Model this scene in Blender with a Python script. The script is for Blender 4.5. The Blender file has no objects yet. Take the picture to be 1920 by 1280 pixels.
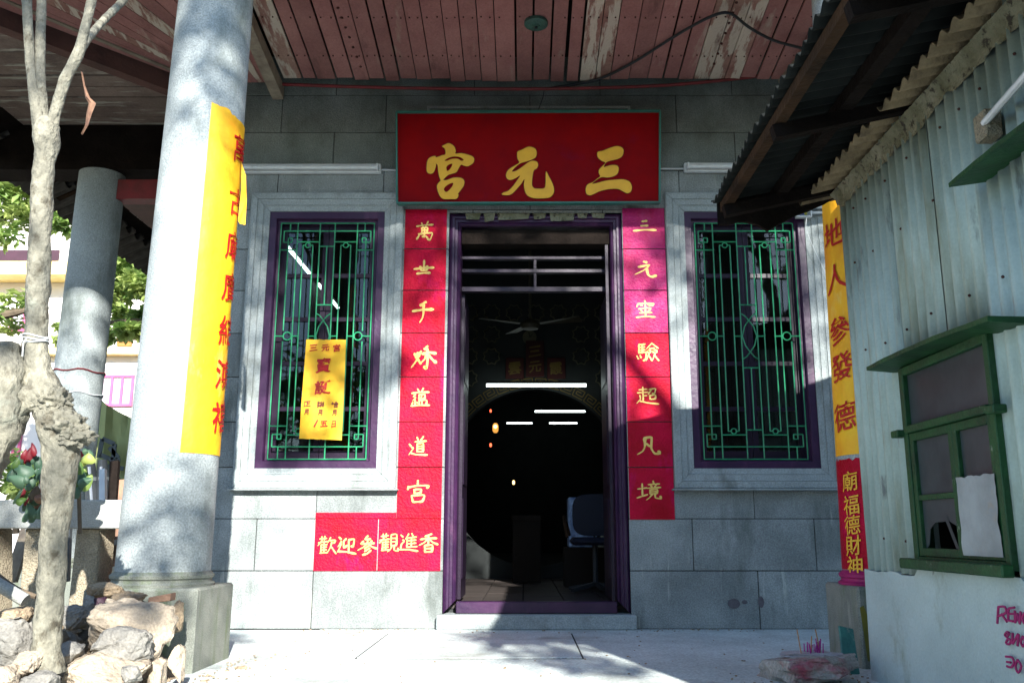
import bpy, bmesh, math, random
from mathutils import Vector, Matrix, noise
R = math.radians
rnd = random.Random(7)
scn = bpy.context.scene
COL = scn.collection

# ------------------------------------------------------------------ camera, sky, sun, exposure
FPX, CXP, PITCH, CH = 1660.0, 982.0, R(12.1), 0.65
cd = bpy.data.cameras.new('camera')
cd.sensor_width = 36.0; cd.lens = FPX / 1920 * 36; cd.shift_x = -22 / 1920
cd.clip_start = 0.05; cd.clip_end = 900
cam = bpy.data.objects.new('camera', cd); COL.objects.link(cam)
cam.location = (0, 0, CH); cam.rotation_euler = (R(90) + PITCH, 0, 0)
scn.camera = cam

SUN = Vector((0.27, -1.0, 0.52)).normalized()          # towards the sun
w = bpy.data.worlds.new('World'); scn.world = w; w.use_nodes = True
nt = w.node_tree; nt.nodes.clear()
sky = nt.nodes.new('ShaderNodeTexSky'); sky.sky_type = 'NISHITA'; sky.sun_disc = False
sky.sun_elevation = math.asin(SUN.z); sky.sun_rotation = math.atan2(SUN.x, SUN.y)
sky.air_density = 1.0; sky.dust_density = 0.2; sky.ozone_density = 2.4
bg = nt.nodes.new('ShaderNodeBackground'); bg.inputs['Strength'].default_value = 0.12
wo = nt.nodes.new('ShaderNodeOutputWorld')
nt.links.new(sky.outputs[0], bg.inputs[0]); nt.links.new(bg.outputs[0], wo.inputs[0])
sd = bpy.data.lights.new('sun', 'SUN'); sd.energy = 5.0; sd.angle = R(0.53); sd.color = (1.0, 0.97, 0.91)
so = bpy.data.objects.new('sun', sd); COL.objects.link(so)
so.rotation_euler = SUN.to_track_quat('Z', 'Y').to_euler(); so.location = SUN * 30
vs = scn.view_settings
vs.view_transform = 'Standard'; vs.look = 'None'; vs.gamma = 1.0; vs.use_curve_mapping = False
vs.exposure = 1.66
scn.cycles.max_bounces = 8

# ------------------------------------------------------------------ pixel -> world helpers (real distances)
def _d(px, py):
    u = (px - CXP) / FPX; v = (640 - py) / FPX
    return Vector((u, math.cos(PITCH) - v * math.sin(PITCH), math.sin(PITCH) + v * math.cos(PITCH)))
def PY(px, py, Y):
    d = _d(px, py); return Vector((0, 0, CH)) + d * (Y / d.y)
def PXx(px, py, X):
    d = _d(px, py); return Vector((0, 0, CH)) + d * (X / d.x)
def PZ(px, py, z):
    d = _d(px, py); return Vector((0, 0, CH)) + d * ((z - CH) / d.z)

# ------------------------------------------------------------------ materials
MATS = {}
def mat(name, col, rough=0.75, col2=None, nscale=6.0, bump=0.15, bscale=60.0, speck=0.0, speck_s=180.0,
        stain=None, stretch=None, rand=0.0, metal=0.0, spec=0.4, stain2=None, emit=None):
    """col <-> col2 mixed by large noise, fine speckle, shaped stains (colour, scale, low, high, stretch)."""
    m = bpy.data.materials.new(name); m.use_nodes = True; MATS[name] = m
    n = m.node_tree.nodes; L = m.node_tree.links; b = n['Principled BSDF']
    b.inputs['Roughness'].default_value = rough; b.inputs['Metallic'].default_value = metal
    b.inputs['Specular IOR Level'].default_value = spec
    tc = n.new('ShaderNodeTexCoord')
    def mapped(s=(1, 1, 1)):
        mp = n.new('ShaderNodeMapping'); mp.inputs['Scale'].default_value = s
        L.new(tc.outputs['Object'], mp.inputs[0]); return mp.outputs[0]
    base = mapped(stretch or (1, 1, 1))
    col2 = col2 or tuple(c * 0.72 for c in col)
    n1 = n.new('ShaderNodeTexNoise'); n1.inputs['Scale'].default_value = nscale; n1.inputs['Detail'].default_value = 8
    n1.inputs['Roughness'].default_value = 0.62; L.new(base, n1.inputs['Vector'])
    cr = n.new('ShaderNodeValToRGB'); cr.color_ramp.elements[0].position = 0.35; cr.color_ramp.elements[1].position = 0.65
    cr.color_ramp.elements[0].color = (*col2, 1); cr.color_ramp.elements[1].color = (*col, 1)
    L.new(n1.outputs['Fac'], cr.inputs[0]); out = cr.outputs[0]
    def mix(a, bcol, fac, mode='MIX'):
        x = n.new('ShaderNodeMix'); x.data_type = 'RGBA'; x.blend_type = mode
        if isinstance(fac, float): x.inputs[0].default_value = fac
        else: L.new(fac, x.inputs[0])
        L.new(a, x.inputs[6])
        if isinstance(bcol, tuple): x.inputs[7].default_value = (*bcol, 1)
        else: L.new(bcol, x.inputs[7])
        return x.outputs[2]
    if speck:
        n2 = n.new('ShaderNodeTexNoise'); n2.inputs['Scale'].default_value = speck_s; n2.inputs['Detail'].default_value = 3
        L.new(mapped(), n2.inputs['Vector'])
        r2 = n.new('ShaderNodeMapRange'); r2.inputs[1].default_value = 0.3; r2.inputs[2].default_value = 0.7
        r2.inputs[3].default_value = 1 - speck; r2.inputs[4].default_value = 1 + speck
        L.new(n2.outputs['Fac'], r2.inputs[0])
        cmb = n.new('ShaderNodeCombineColor')
        for k in range(3): L.new(r2.outputs[0], cmb.inputs[k])
        out = mix(out, cmb.outputs[0], 1.0, 'MULTIPLY')
    for st in (stain, stain2):
        if not st: continue
        sc_, ss, lo, hi, sx = st
        n3 = n.new('ShaderNodeTexNoise'); n3.inputs['Scale'].default_value = ss; n3.inputs['Detail'].default_value = 9
        n3.inputs['Roughness'].default_value = 0.65; L.new(mapped(sx), n3.inputs['Vector'])
        r3 = n.new('ShaderNodeMapRange'); r3.inputs[1].default_value = lo; r3.inputs[2].default_value = hi
        L.new(n3.outputs['Fac'], r3.inputs[0]); out = mix(out, sc_, r3.outputs[0])
    if rand:
        oi = n.new('ShaderNodeObjectInfo'); r4 = n.new('ShaderNodeMapRange')
        r4.inputs[3].default_value = 1 - rand; r4.inputs[4].default_value = 1 + rand * 0.6
        L.new(oi.outputs['Random'], r4.inputs[0]); cmb = n.new('ShaderNodeCombineColor')
        for k in range(3): L.new(r4.outputs[0], cmb.inputs[k])
        out = mix(out, cmb.outputs[0], 1.0, 'MULTIPLY')
    L.new(out, b.inputs['Base Color'])
    if bump:
        n5 = n.new('ShaderNodeTexNoise'); n5.inputs['Scale'].default_value = bscale; n5.inputs['Detail'].default_value = 6
        L.new(base, n5.inputs['Vector'])
        bp = n.new('ShaderNodeBump'); bp.inputs['Strength'].default_value = bump; bp.inputs['Distance'].default_value = 0.02
        L.new(n5.outputs['Fac'], bp.inputs['Height']); L.new(bp.outputs[0], b.inputs['Normal'])
    if emit:
        b.inputs['Emission Color'].default_value = (*emit[0], 1); b.inputs['Emission Strength'].default_value = emit[1]
    return m

mat('granite', (0.275, 0.30, 0.295), 0.85, (0.17, 0.19, 0.187), 2.6, 0.35, 90, 0.27, 105,
    stain=((0.075, 0.09, 0.08), 1.5, 0.53, 0.72, (1.8, 1, 0.55)), stain2=((0.42, 0.43, 0.39), 3.0, 0.60, 0.74, (6, 1, 0.6)), rand=0.20)
mat('granite_upper', (0.185, 0.215, 0.205), 0.85, (0.10, 0.115, 0.105), 1.9, 0.35, 90, 0.26, 105,
    stain=((0.055, 0.07, 0.055), 1.5, 0.50, 0.72, (1.2, 1, 0.6)), stain2=((0.35, 0.38, 0.36), 3.0, 0.70, 0.78, (9, 1, 0.7)), rand=0.12)  # darker granite for the top courses of the wall
mat('granite_trim', (0.30, 0.335, 0.335), 0.8, (0.23, 0.26, 0.26), 3, 0.3, 90, 0.2, 105,
    stain=((0.11, 0.12, 0.105), 2.6, 0.53, 0.72, (1, 1, 0.6)))
mat('column_granite', (0.33, 0.365, 0.365), 0.85, (0.25, 0.28, 0.28), 2.5, 0.35, 90, 0.26, 105,
    stain=((0.10, 0.12, 0.105), 2.2, 0.54, 0.72, (1, 1, 0.4)))
mat('plinth_granite', (0.24, 0.25, 0.215), 0.9, (0.15, 0.165, 0.14), 5, 0.4, 120, 0.3, 200,
    stain=((0.10, 0.14, 0.055), 3.5, 0.5, 0.72, (3, 3, 0.5)), stain2=((0.4, 0.4, 0.34), 5, 0.62, 0.75, (3, 3, 0.4)))
mat('moss_paint', (0.22, 0.19, 0.02), 0.8, (0.14, 0.13, 0.03), 9, 0.2)
mat('mortar', (0.035, 0.037, 0.035), 0.95, None, 20, 0.2)
mat('ground_concrete', (0.58, 0.64, 0.62), 0.9, (0.42, 0.47, 0.455), 1.6, 0.5, 45, 0.25, 80,
    stain=((0.27, 0.28, 0.25), 1.3, 0.55, 0.70, (1, 1, 1)), stain2=((0.30, 0.29, 0.25), 9, 0.62, 0.75, (1, 1, 1)))
mat('earth', (0.16, 0.13, 0.09), 0.95, (0.09, 0.075, 0.05), 4, 0.6, 30)
mat('grime', (0.085, 0.075, 0.085), 0.9, (0.12, 0.11, 0.12), 30, 0.1)
mat('purple_paint_shaded', (0.016, 0.007, 0.022), 0.4, (0.010, 0.005, 0.014), 5, 0.05, spec=0.25)  # darker copy of the purple paint, carrying the shade inside the openings
mat('purple_paint', (0.042, 0.013, 0.047), 0.4, (0.024, 0.009, 0.034), 5, 0.12, 30, stain=((0.085, 0.03, 0.075), 7, 0.58, 0.75, (1, 1, 0.3)), spec=0.3)
mat('green_paint_thin', (0.022, 0.27, 0.115), 0.45, (0.012, 0.16, 0.075), 14, 0.05)
mat('red_wash', (0.50, 0.0025, 0.035), 0.5, (0.34, 0.002, 0.012), 3.5, 0.5, 70, stain=((0.50, 0.004, 0.10), 3.0, 0.56, 0.75, (2, 1, 1)), spec=0.12)
mat('pink_wash', (0.40, 0.010, 0.15), 0.45, (0.36, 0.004, 0.07), 2.2, 0.6, 60, stain=((0.44, 0.06, 0.20), 5.0, 0.55, 0.78, (1, 1, 1)), spec=0.3)
mat('sign_red', (0.24, 0.0015, 0.003), 0.55, (0.17, 0.0015, 0.005), 3, 0.05, 30, stain=((0.15, 0.003, 0.03), 2.2, 0.6, 0.8, (1, 1, 1)), spec=0.06)
mat('sign_green', (0.03, 0.16, 0.13), 0.5, None, 8, 0.05)
mat('gold_paint', (0.78, 0.42, 0.02), 0.5, (0.70, 0.36, 0.02), 8, 0.05)
mat('pale_gold', (0.78, 0.56, 0.16), 0.5, (0.72, 0.45, 0.10), 12, 0.05)
mat('ink_outline', (0.12, 0.0, 0.0), 0.6)
mat('yellow_paper', (0.88, 0.53, 0.015), 0.55, (0.78, 0.33, 0.01), 3.5, 0.4, 9, stain=((0.80, 0.62, 0.16), 5, 0.6, 0.75, (1, 1, .4)))
mat('yellow_sheet', (0.86, 0.50, 0.02), 0.55, (0.84, 0.40, 0.01), 5, 0.1, 20, stain=((0.35, 0.36, 0.33), 7, 0.70, 0.71, (1, 1, 1)))
mat('red_ink', (0.50, 0.008, 0.008), 0.6, (0.38, 0.005, 0.005), 20, 0.0)
mat('dark_ink', (0.18, 0.012, 0.02), 0.6, None, 20, 0.0)
mat('ceiling_board', (0.36, 0.17, 0.15), 0.75, (0.26, 0.11, 0.10), 2.6, 0.3, 40, 0.1, 60, rand=0.18,
    stain=((0.40, 0.30, 0.24), 1.4, 0.60, 0.72, (5, 1.0, 1)), stain2=((0.09, 0.035, 0.03), 2.2, 0.60, 0.8, (2, .7, 1)))
mat('peeled_board', (0.36, 0.22, 0.17), 0.8, (0.22, 0.09, 0.075), 3, 0.4, 40, 0.1, 60, rand=0.1,
    stain=((0.55, 0.47, 0.38), 2.0, 0.47, 0.53, (6, 1.0, 1)), stain2=((0.12, 0.05, 0.04), 3, 0.6, 0.75, (3, .8, 1)))
mat('side_board', (0.24, 0.18, 0.15), 0.8, (0.14, 0.10, 0.085), 3, 0.4, 40, 0.1, 60, rand=0.15,
    stain=((0.40, 0.39, 0.33), 2.0, 0.54, 0.60, (0.8, 7, 1)), stain2=((0.12, 0.08, 0.07), 3, 0.6, 0.75, (.8, 3, 1)))
mat('beam_wood', (0.12, 0.055, 0.045), 0.75, (0.07, 0.035, 0.03), 4, 0.3, 40)
mat('grey_beam', (0.30, 0.26, 0.19), 0.8, (0.17, 0.13, 0.10), 8, 0.3, 40)
mat('rust_wood', (0.055, 0.030, 0.016), 0.85, (0.022, 0.014, 0.009), 5, 0.4, 40, spec=0.1)
mat('dark_wood', (0.016, 0.012, 0.010), 0.9, (0.008, 0.006, 0.005), 5, 0.4, 40, spec=0.05)
mat('red_rail', (0.22, 0.02, 0.025), 0.6, (0.12, 0.02, 0.02), 8, 0.2)
mat('roof_tile', (0.10, 0.09, 0.08), 0.9, (0.05, 0.045, 0.04), 8, 0.4, 40)
mat('nail_rust', (0.07, 0.02, 0.015), 0.8)
mat('corrugated', (0.38, 0.47, 0.445), 0.6, (0.27, 0.35, 0.33), 2.0, 0.1, 40, 0.05, 90, metal=0.15,
    stain=((0.17, 0.185, 0.12), 1.7, 0.50, 0.72, (1, 3, 0.5)), stain2=((0.14, 0.16, 0.16), 4.5, 0.60, 0.70, (1, 3, 0.6)), spec=0.4)
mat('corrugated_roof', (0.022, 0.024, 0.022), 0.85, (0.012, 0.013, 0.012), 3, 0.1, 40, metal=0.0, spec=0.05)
mat('rust_sheet', (0.24, 0.18, 0.10), 0.85, (0.13, 0.095, 0.05), 7, 0.4, 60, stain=((0.07, 0.05, 0.03), 8, 0.5, 0.7, (1, 1, 1)))
mat('old_mortar', (0.20, 0.195, 0.135), 0.95, (0.10, 0.10, 0.055), 7, 1.0, 40, stain=((0.035, 0.03, 0.02), 22, 0.54, 0.62, (1, 1, 1)))
mat('shed_render', (0.41, 0.49, 0.48), 0.9, (0.33, 0.40, 0.39), 2.5, 0.3, 50, 0.06, 100,
    stain=((0.20, 0.21, 0.13), 2.2, 0.56, 0.74, (1, 1.2, 0.7)), stain2=((0.12, 0.12, 0.10), 9, 0.66, 0.74, (1, 1, 1)))
mat('green_paint', (0.006, 0.062, 0.014), 0.6, (0.004, 0.03, 0.009), 8, 0.3, 50, stain=((0.22, 0.25, 0.20), 14, 0.66, 0.72, (1, 1, 1)))
mat('dusty_glass', (0.05, 0.065, 0.068), 0.3, (0.03, 0.04, 0.042), 5, 0.03, 20, stain=((0.09, 0.10, 0.10), 7, 0.6, 0.8, (1, 1, 1)), spec=0.25)
mat('old_paper', (0.30, 0.32, 0.32), 0.8, (0.21, 0.22, 0.22), 5, 0.5, 9, stain=((0.28, 0.22, 0.16), 6, 0.6, 0.75, (1, 1, 1)))
mat('void_black', (0.004, 0.004, 0.004), 0.9, None, 5, 0)
mat('magenta_paint', (0.36, 0.01, 0.12), 0.6, (0.25, 0.01, 0.09), 20, 0)
mat('white_plastic', (0.62, 0.65, 0.66), 0.4, (0.52, 0.54, 0.55), 8, 0.02, stain=((0.3, 0.3, 0.27), 9, 0.62, 0.8, (1, 1, 1)))
mat('black_cable', (0.025, 0.03, 0.035), 0.5, None, 8, 0)
mat('wire_blue', (0.02, 0.05, 0.45), 0.4, None, 8, 0)
mat('wire_yellow', (0.6, 0.6, 0.03), 0.4, None, 8, 0)
mat('verdigris', (0.05, 0.13, 0.10), 0.6, (0.03, 0.07, 0.06), 12, 0.4)
mat('bark', (0.25, 0.235, 0.18), 0.95, (0.12, 0.115, 0.09), 16, 1.0, 38, 0.12, 90, stretch=(1, 1, 0.7),
    stain=((0.075, 0.065, 0.045), 9, 0.55, 0.66, (1.6, 1.6, 1.2)), stain2=((0.30, 0.32, 0.26), 4, 0.6, 0.8, (1, 1, 1)))
mat('dark_bark', (0.12, 0.09, 0.06), 0.9, (0.06, 0.045, 0.03), 9, 0.6, 30)
mat('dry_leaf', (0.22, 0.12, 0.07), 0.7, (0.12, 0.06, 0.04), 20, 0.2)
mat('rock_pale', (0.42, 0.35, 0.265), 0.95, (0.29, 0.24, 0.18), 6, 1.0, 30, 0.18, 90, rand=0.15,
    stain=((0.45, 0.27, 0.16), 3, 0.58, 0.72, (1, 1, 1)), stain2=((0.15, 0.13, 0.11), 11, 0.6, 0.75, (1, 1, 1)))
mat('rock_grey', (0.27, 0.255, 0.225), 0.95, (0.17, 0.165, 0.15), 6, 1.0, 30, 0.2, 90, rand=0.2,
    stain=((0.12, 0.12, 0.11), 10, 0.6, 0.75, (1, 1, 1)))
mat('rock_brown', (0.34, 0.265, 0.175), 0.95, (0.20, 0.15, 0.10), 8, 0.9, 40, 0.25, 90, rand=0.2)
mat('brick_red', (0.33, 0.20, 0.13), 0.9, (0.22, 0.13, 0.09), 9, 0.5, 50)
mat('rough_stucco', (0.36, 0.31, 0.22), 0.95, (0.26, 0.22, 0.155), 12, 1.0, 110, 0.3, 120)
mat('rail_stone', (0.34, 0.35, 0.33), 0.9, (0.25, 0.26, 0.24), 5, 0.4, 90, 0.2, 180, stain=((0.15, 0.15, 0.13), 5, 0.58, 0.75, (1, 1, 1)))
mat('house_white', (0.80, 0.76, 0.73), 0.8, (0.74, 0.70, 0.66), 2, 0.05)
mat('house_pink', (0.55, 0.10, 0.22), 0.6, None, 4, 0)
mat('house_purple', (0.045, 0.015, 0.03), 0.6, None, 4, 0)
mat('house_glass', (0.55, 0.50, 0.54), 0.3, (0.45, 0.42, 0.46), 2, 0)
mat('house_yellow', (0.80, 0.66, 0.30), 0.7, (0.66, 0.52, 0.2), 4, 0.1)
mat('house_orange', (0.45, 0.16, 0.04), 0.7, None, 4, 0.1)
mat('olive_canvas', (0.34, 0.36, 0.15), 0.85, (0.28, 0.30, 0.12), 3, 0.2, 30)
mat('grey_print', (0.10, 0.115, 0.12), 0.8, None, 5, 0)
mat('silver', (0.5, 0.52, 0.55), 0.3, None, 8, 0, metal=0.8)
mat('teal_tile', (0.05, 0.20, 0.17), 0.5, (0.03, 0.12, 0.11), 18, 0.2, stain=((0.25, 0.30, 0.27), 20, 0.6, 0.7, (1, 1, 1)))
mat('ash', (0.42, 0.40, 0.42), 0.95, (0.3, 0.28, 0.30), 14, 0.8, 60)
mat('incense_stone', (0.36, 0.34, 0.31), 0.95, (0.26, 0.25, 0.23), 10, 0.8, 50, 0.2, 90, stain=((0.30, 0.07, 0.10), 4.5, 0.52, 0.66, (1, 1, 1)),
    stain2=((0.13, 0.13, 0.12), 12, 0.6, 0.7, (1, 1, 1)))
mat('incense_pink', (0.35, 0.01, 0.22), 0.7, None, 8, 0)
mat('incense_stick', (0.40, 0.22, 0.10), 0.7, None, 8, 0)
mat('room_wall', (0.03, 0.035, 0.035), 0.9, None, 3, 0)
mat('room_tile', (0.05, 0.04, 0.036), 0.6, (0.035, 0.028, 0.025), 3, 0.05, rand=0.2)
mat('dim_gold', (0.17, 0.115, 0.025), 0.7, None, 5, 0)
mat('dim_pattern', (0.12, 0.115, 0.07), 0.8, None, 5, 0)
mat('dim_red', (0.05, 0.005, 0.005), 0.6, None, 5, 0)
mat('fan_metal', (0.05, 0.045, 0.03), 0.5, None, 5, 0, spec=0.2)
mat('container_red', (0.35, 0.01, 0.008), 0.4, None, 5, 0)
mat('chair_blue', (0.004, 0.007, 0.022), 0.7, None, 5, 0)
mat('crate_blue', (0.45, 0.62, 0.85), 0.5, (0.06, 0.12, 0.32), 9, 0)
mat('box_brown', (0.012, 0.008, 0.005), 0.9, None, 5, 0)
mat('tube_light', (0.9, 0.9, 0.9), 0.5, None, 5, 0, emit=((0.85, 1.0, 0.97), 2.2))
mat('warm_light', (0.9, 0.6, 0.3), 0.5, None, 5, 0, emit=((1.0, 0.55, 0.18), 2.0))
mat('lantern_paper', (0.7, 0.35, 0.1), 0.7, None, 5, 0, emit=((1.0, 0.42, 0.08), 0.35))
mat('red_glow', (0.6, 0.05, 0.03), 0.5, None, 5, 0, emit=((1.0, 0.12, 0.05), 1.2))

def leafmat(name, c1, c2, trans=0.35):
    m = bpy.data.materials.new(name); m.use_nodes = True; MATS[name] = m
    n = m.node_tree.nodes; L = m.node_tree.links; b = n['Principled BSDF']; b.inputs['Roughness'].default_value = 0.5
    tc = n.new('ShaderNodeTexCoord'); nz = n.new('ShaderNodeTexNoise'); nz.inputs['Scale'].default_value = 2.3; nz.inputs['Detail'].default_value = 6
    L.new(tc.outputs['Object'], nz.inputs['Vector'])
    cr = n.new('ShaderNodeValToRGB'); cr.color_ramp.elements[0].position = 0.38; cr.color_ramp.elements[1].position = 0.62
    cr.color_ramp.elements[0].color = (*c1, 1); cr.color_ramp.elements[1].color = (*c2, 1)
    L.new(nz.outputs['Fac'], cr.inputs[0]); L.new(cr.outputs[0], b.inputs['Base Color'])
    tr = n.new('ShaderNodeBsdfTranslucent'); L.new(cr.outputs[0], tr.inputs[0])
    mx = n.new('ShaderNodeMixShader'); mx.inputs[0].default_value = trans
    L.new(b.outputs[0], mx.inputs[1]); L.new(tr.outputs[0], mx.inputs[2]); L.new(mx.outputs[0], n['Material Output'].inputs[0])
leafmat('leaf_green', (0.035, 0.085, 0.018), (0.11, 0.20, 0.035))
leafmat('leaf_bright', (0.13, 0.24, 0.05), (0.42, 0.50, 0.16), 0.5)
leafmat('leaf_teal', (0.025, 0.07, 0.045), (0.08, 0.15, 0.085))
leafmat('leaf_red', (0.12, 0.004, 0.01), (0.22, 0.01, 0.02))
leafmat('leaf_lime', (0.20, 0.26, 0.05), (0.34, 0.38, 0.10))

def glassmat():
    m = bpy.data.materials.new('window_glass'); m.use_nodes = True; MATS['window_glass'] = m
    n = m.node_tree.nodes; L = m.node_tree.links; n.remove(n['Principled BSDF'])
    g = n.new('ShaderNodeBsdfGlossy'); g.inputs['Roughness'].default_value = 0.02
    t = n.new('ShaderNodeBsdfTransparent'); t.inputs[0].default_value = (0.72, 0.78, 0.78, 1)
    f = n.new('ShaderNodeFresnel'); f.inputs[0].default_value = 1.42
    tc = n.new('ShaderNodeTexCoord'); nz = n.new('ShaderNodeTexNoise'); nz.inputs['Scale'].default_value = 3; L.new(tc.outputs['Object'], nz.inputs['Vector'])
    bp = n.new('ShaderNodeBump'); bp.inputs['Strength'].default_value = 0.06; bp.inputs['Distance'].default_value = 0.02
    L.new(nz.outputs['Fac'], bp.inputs['Height']); L.new(bp.outputs[0], g.inputs['Normal'])
    mx = n.new('ShaderNodeMixShader'); L.new(f.outputs[0], mx.inputs[0]); L.new(t.outputs[0], mx.inputs[1]); L.new(g.outputs[0], mx.inputs[2])
    L.new(mx.outputs[0], n['Material Output'].inputs[0])
glassmat()

# ------------------------------------------------------------------ mesh builders
def thing(name, label, cat, loc=(0, 0, 0), group=None):
    o = bpy.data.objects.new(name, None); COL.objects.link(o); o.location = loc; o.empty_display_size = 0.1
    o['label'] = label; o['category'] = cat
    if group: o['group'] = group
    return o
def tag(o, label, cat, group=None):
    o['label'] = label; o['category'] = cat
    if group: o['group'] = group
    return o
def kind(o, k): o['kind'] = k; return o

class MB:
    def __init__(s): s.v = []; s.f = []; s.sm = []
    def add(s, vs_, fs, smooth=False):
        b = len(s.v); s.v += [tuple(p) for p in vs_]; s.f += [tuple(b + i for i in f) for f in fs]; s.sm += [smooth] * len(fs); return s
    def box(s, x0, x1, y0, y1, z0, z1):
        return s.hexa([(x0, y0, z0), (x1, y0, z0), (x1, y1, z0), (x0, y1, z0), (x0, y0, z1), (x1, y0, z1), (x1, y1, z1), (x0, y1, z1)])
    def hexa(s, p):
        return s.add(p, [(0, 3, 2, 1), (4, 5, 6, 7), (0, 1, 5, 4), (1, 2, 6, 5), (2, 3, 7, 6), (3, 0, 4, 7)])
    def bar(s, a, b, w_, h_, up=(0, 0, 1)):
        a = Vector(a); b = Vector(b); d = (b - a).normalized(); u = Vector(up)
        sx = d.cross(u)
        if sx.length < 1e-4: sx = d.cross(Vector((1, 0, 0)))
        sx.normalize(); uz = sx.cross(d).normalized(); sx *= w_ / 2; uz *= h_ / 2
        return s.hexa([a - sx - uz, a + sx - uz, b + sx - uz, b - sx - uz, a - sx + uz, a + sx + uz, b + sx + uz, b - sx + uz])
    def tube(s, pts, rad, seg=8, cap=True, nz=0.0, ns=8.0, seed=0.0, sub=1, closed=False):
        pts = [Vector(p) for p in pts]
        if not hasattr(rad, '__len__'): rad = [rad] * len(pts)
        if sub > 1:
            P = []; RR = []
            for i in range(len(pts) - 1):
                p0 = pts[max(i - 1, 0)]; p1 = pts[i]; p2 = pts[i + 1]; p3 = pts[min(i + 2, len(pts) - 1)]
                for k in range(sub):
                    t = k / sub
                    P.append(0.5 * ((2 * p1) + (p2 - p0) * t + (2 * p0 - 5 * p1 + 4 * p2 - p3) * t * t + (-p0 + 3 * p1 - 3 * p2 + p3) * t ** 3))
                    RR.append(rad[i] * (1 - t) + rad[i + 1] * t)
            P.append(pts[-1]); RR.append(rad[-1]); pts = P; rad = RR
        n_ = len(pts); vs_ = []; ref = None
        for i, p in enumerate(pts):
            d = (pts[(i + 1) % n_] - pts[i - 1]) if closed else (pts[min(i + 1, n_ - 1)] - pts[max(i - 1, 0)])
            d.normalize()
            if ref is None: ref = Vector((0, 0, 1)) if abs(d.z) < 0.9 else Vector((1, 0, 0))
            a = d.cross(ref).normalized(); b = a.cross(d).normalized(); ref = b
            for k in range(seg):
                t = 2 * math.pi * k / seg; q = a * math.cos(t) + b * math.sin(t); r = rad[i]
                if nz: r *= 1 + nz * noise.fractal((p + q * rad[i]) * ns + Vector((seed, seed, 0)), 1.0, 2.0, 4)
                vs_.append(p + q * r)
        fs = []
        for i in range(n_ if closed else n_ - 1):
            j = (i + 1) % n_
            for k in range(seg): fs.append((i * seg + k, i * seg + (k + 1) % seg, j * seg + (k + 1) % seg, j * seg + k))
        if cap and not closed: fs += [tuple(reversed(range(seg))), tuple(range((n_ - 1) * seg, n_ * seg))]
        return s.add(vs_, fs, seg > 5)
    def lathe(s, prof, cx, cy, seg=40):
        vs_ = []; fs = []
        for r, z in prof:
            for k in range(seg): vs_.append((cx + r * math.cos(2 * math.pi * k / seg), cy + r * math.sin(2 * math.pi * k / seg), z))
        for i in range(len(prof) - 1):
            for k in range(seg): fs.append((i * seg + k, i * seg + (k + 1) % seg, (i + 1) * seg + (k + 1) % seg, (i + 1) * seg + k))
        fs += [tuple(reversed(range(seg))), tuple(range((len(prof) - 1) * seg, len(prof) * seg))]
        return s.add(vs_, fs, True)
    def blob(s, c, r, seed=0, nz=0.25, sub=3, sc_=(1, 1, 1), ns=1.6):
        bm = bmesh.new(); bmesh.ops.create_icosphere(bm, subdivisions=sub, radius=1)
        vs_ = []
        for v in bm.verts:
            k = 1 + nz * noise.fractal(v.co * ns + Vector((seed * 3.1, seed, 0)), 1.0, 2.0, 4)
            vs_.append(Vector(c) + Vector((v.co.x * sc_[0], v.co.y * sc_[1], v.co.z * sc_[2])) * r * k)
        fs = [tuple(v.index for v in f.verts) for f in bm.faces]; bm.free()
        return s.add(vs_, fs, True)
    def build(s, name, m, parent=None, bevel=0.0, auto=True):
        me = bpy.data.meshes.new(name); me.from_pydata(s.v, [], s.f)
        me.polygons.foreach_set('use_smooth', s.sm); me.materials.append(MATS[m] if isinstance(m, str) else m)
        me.validate(); me.update()
        if auto and any(s.sm):
            try: me.set_sharp_from_angle(angle=R(42))
            except Exception: pass
        o = bpy.data.objects.new(name, me); COL.objects.link(o)
        if bevel:
            bm = bmesh.new(); bm.from_mesh(me)
            bmesh.ops.bevel(bm, geom=bm.edges[:], offset=bevel, segments=1, affect='EDGES', clamp_overlap=True)
            bm.to_mesh(me); bm.free()
        if parent is not None:
            o.parent = parent
            if parent.type == 'EMPTY' : o.matrix_parent_inverse = Matrix.Translation(-parent.location)
        return o

def rock_mb(c, dims, seed, sub=4, blocky=0.5, ns=1.4):
    """a broken stone: hull of random points, subdivided and roughened"""
    r = random.Random(seed); bm = bmesh.new()
    for i in range(16):
        p = Vector((r.uniform(-1, 1), r.uniform(-1, 1), r.uniform(-1, 1)))
        k = max(abs(p.x), abs(p.y), abs(p.z)); p = p / (k * blocky + p.length * (1 - blocky))
        bm.verts.new(p)
    bmesh.ops.convex_hull(bm, input=bm.verts)
    for v in [v for v in bm.verts if not v.link_faces]: bm.verts.remove(v)
    bmesh.ops.bevel(bm, geom=bm.edges[:], offset=0.09, segments=2, affect='EDGES', clamp_overlap=True)
    bmesh.ops.triangulate(bm, faces=bm.faces[:])
    for _ in range(3 if sub >= 4 else 1):
        bmesh.ops.subdivide_edges(bm, edges=[e for e in bm.edges if e.calc_length() > 0.10], cuts=1, use_grid_fill=True)
        bmesh.ops.triangulate(bm, faces=bm.faces[:])
    off = Vector((seed * 1.7, seed * 0.3, 0)); vs_ = []
    bm.verts.index_update()
    for v in bm.verts:
        k = 1 + 0.15 * noise.fractal(v.co * ns + off, 1.0, 2.0, 3) + 0.06 * noise.fractal(v.co * 6 + off, 1.0, 2.0, 4)
        q = v.co * k; vs_.append((c[0] + q.x * dims[0] / 2, c[1] + q.y * dims[1] / 2, c[2] + q.z * dims[2] / 2))
    fs = [tuple(v.index for v in f.verts) for f in bm.faces]; bm.free()
    m = MB(); m.add(vs_, fs, True); return m

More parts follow.
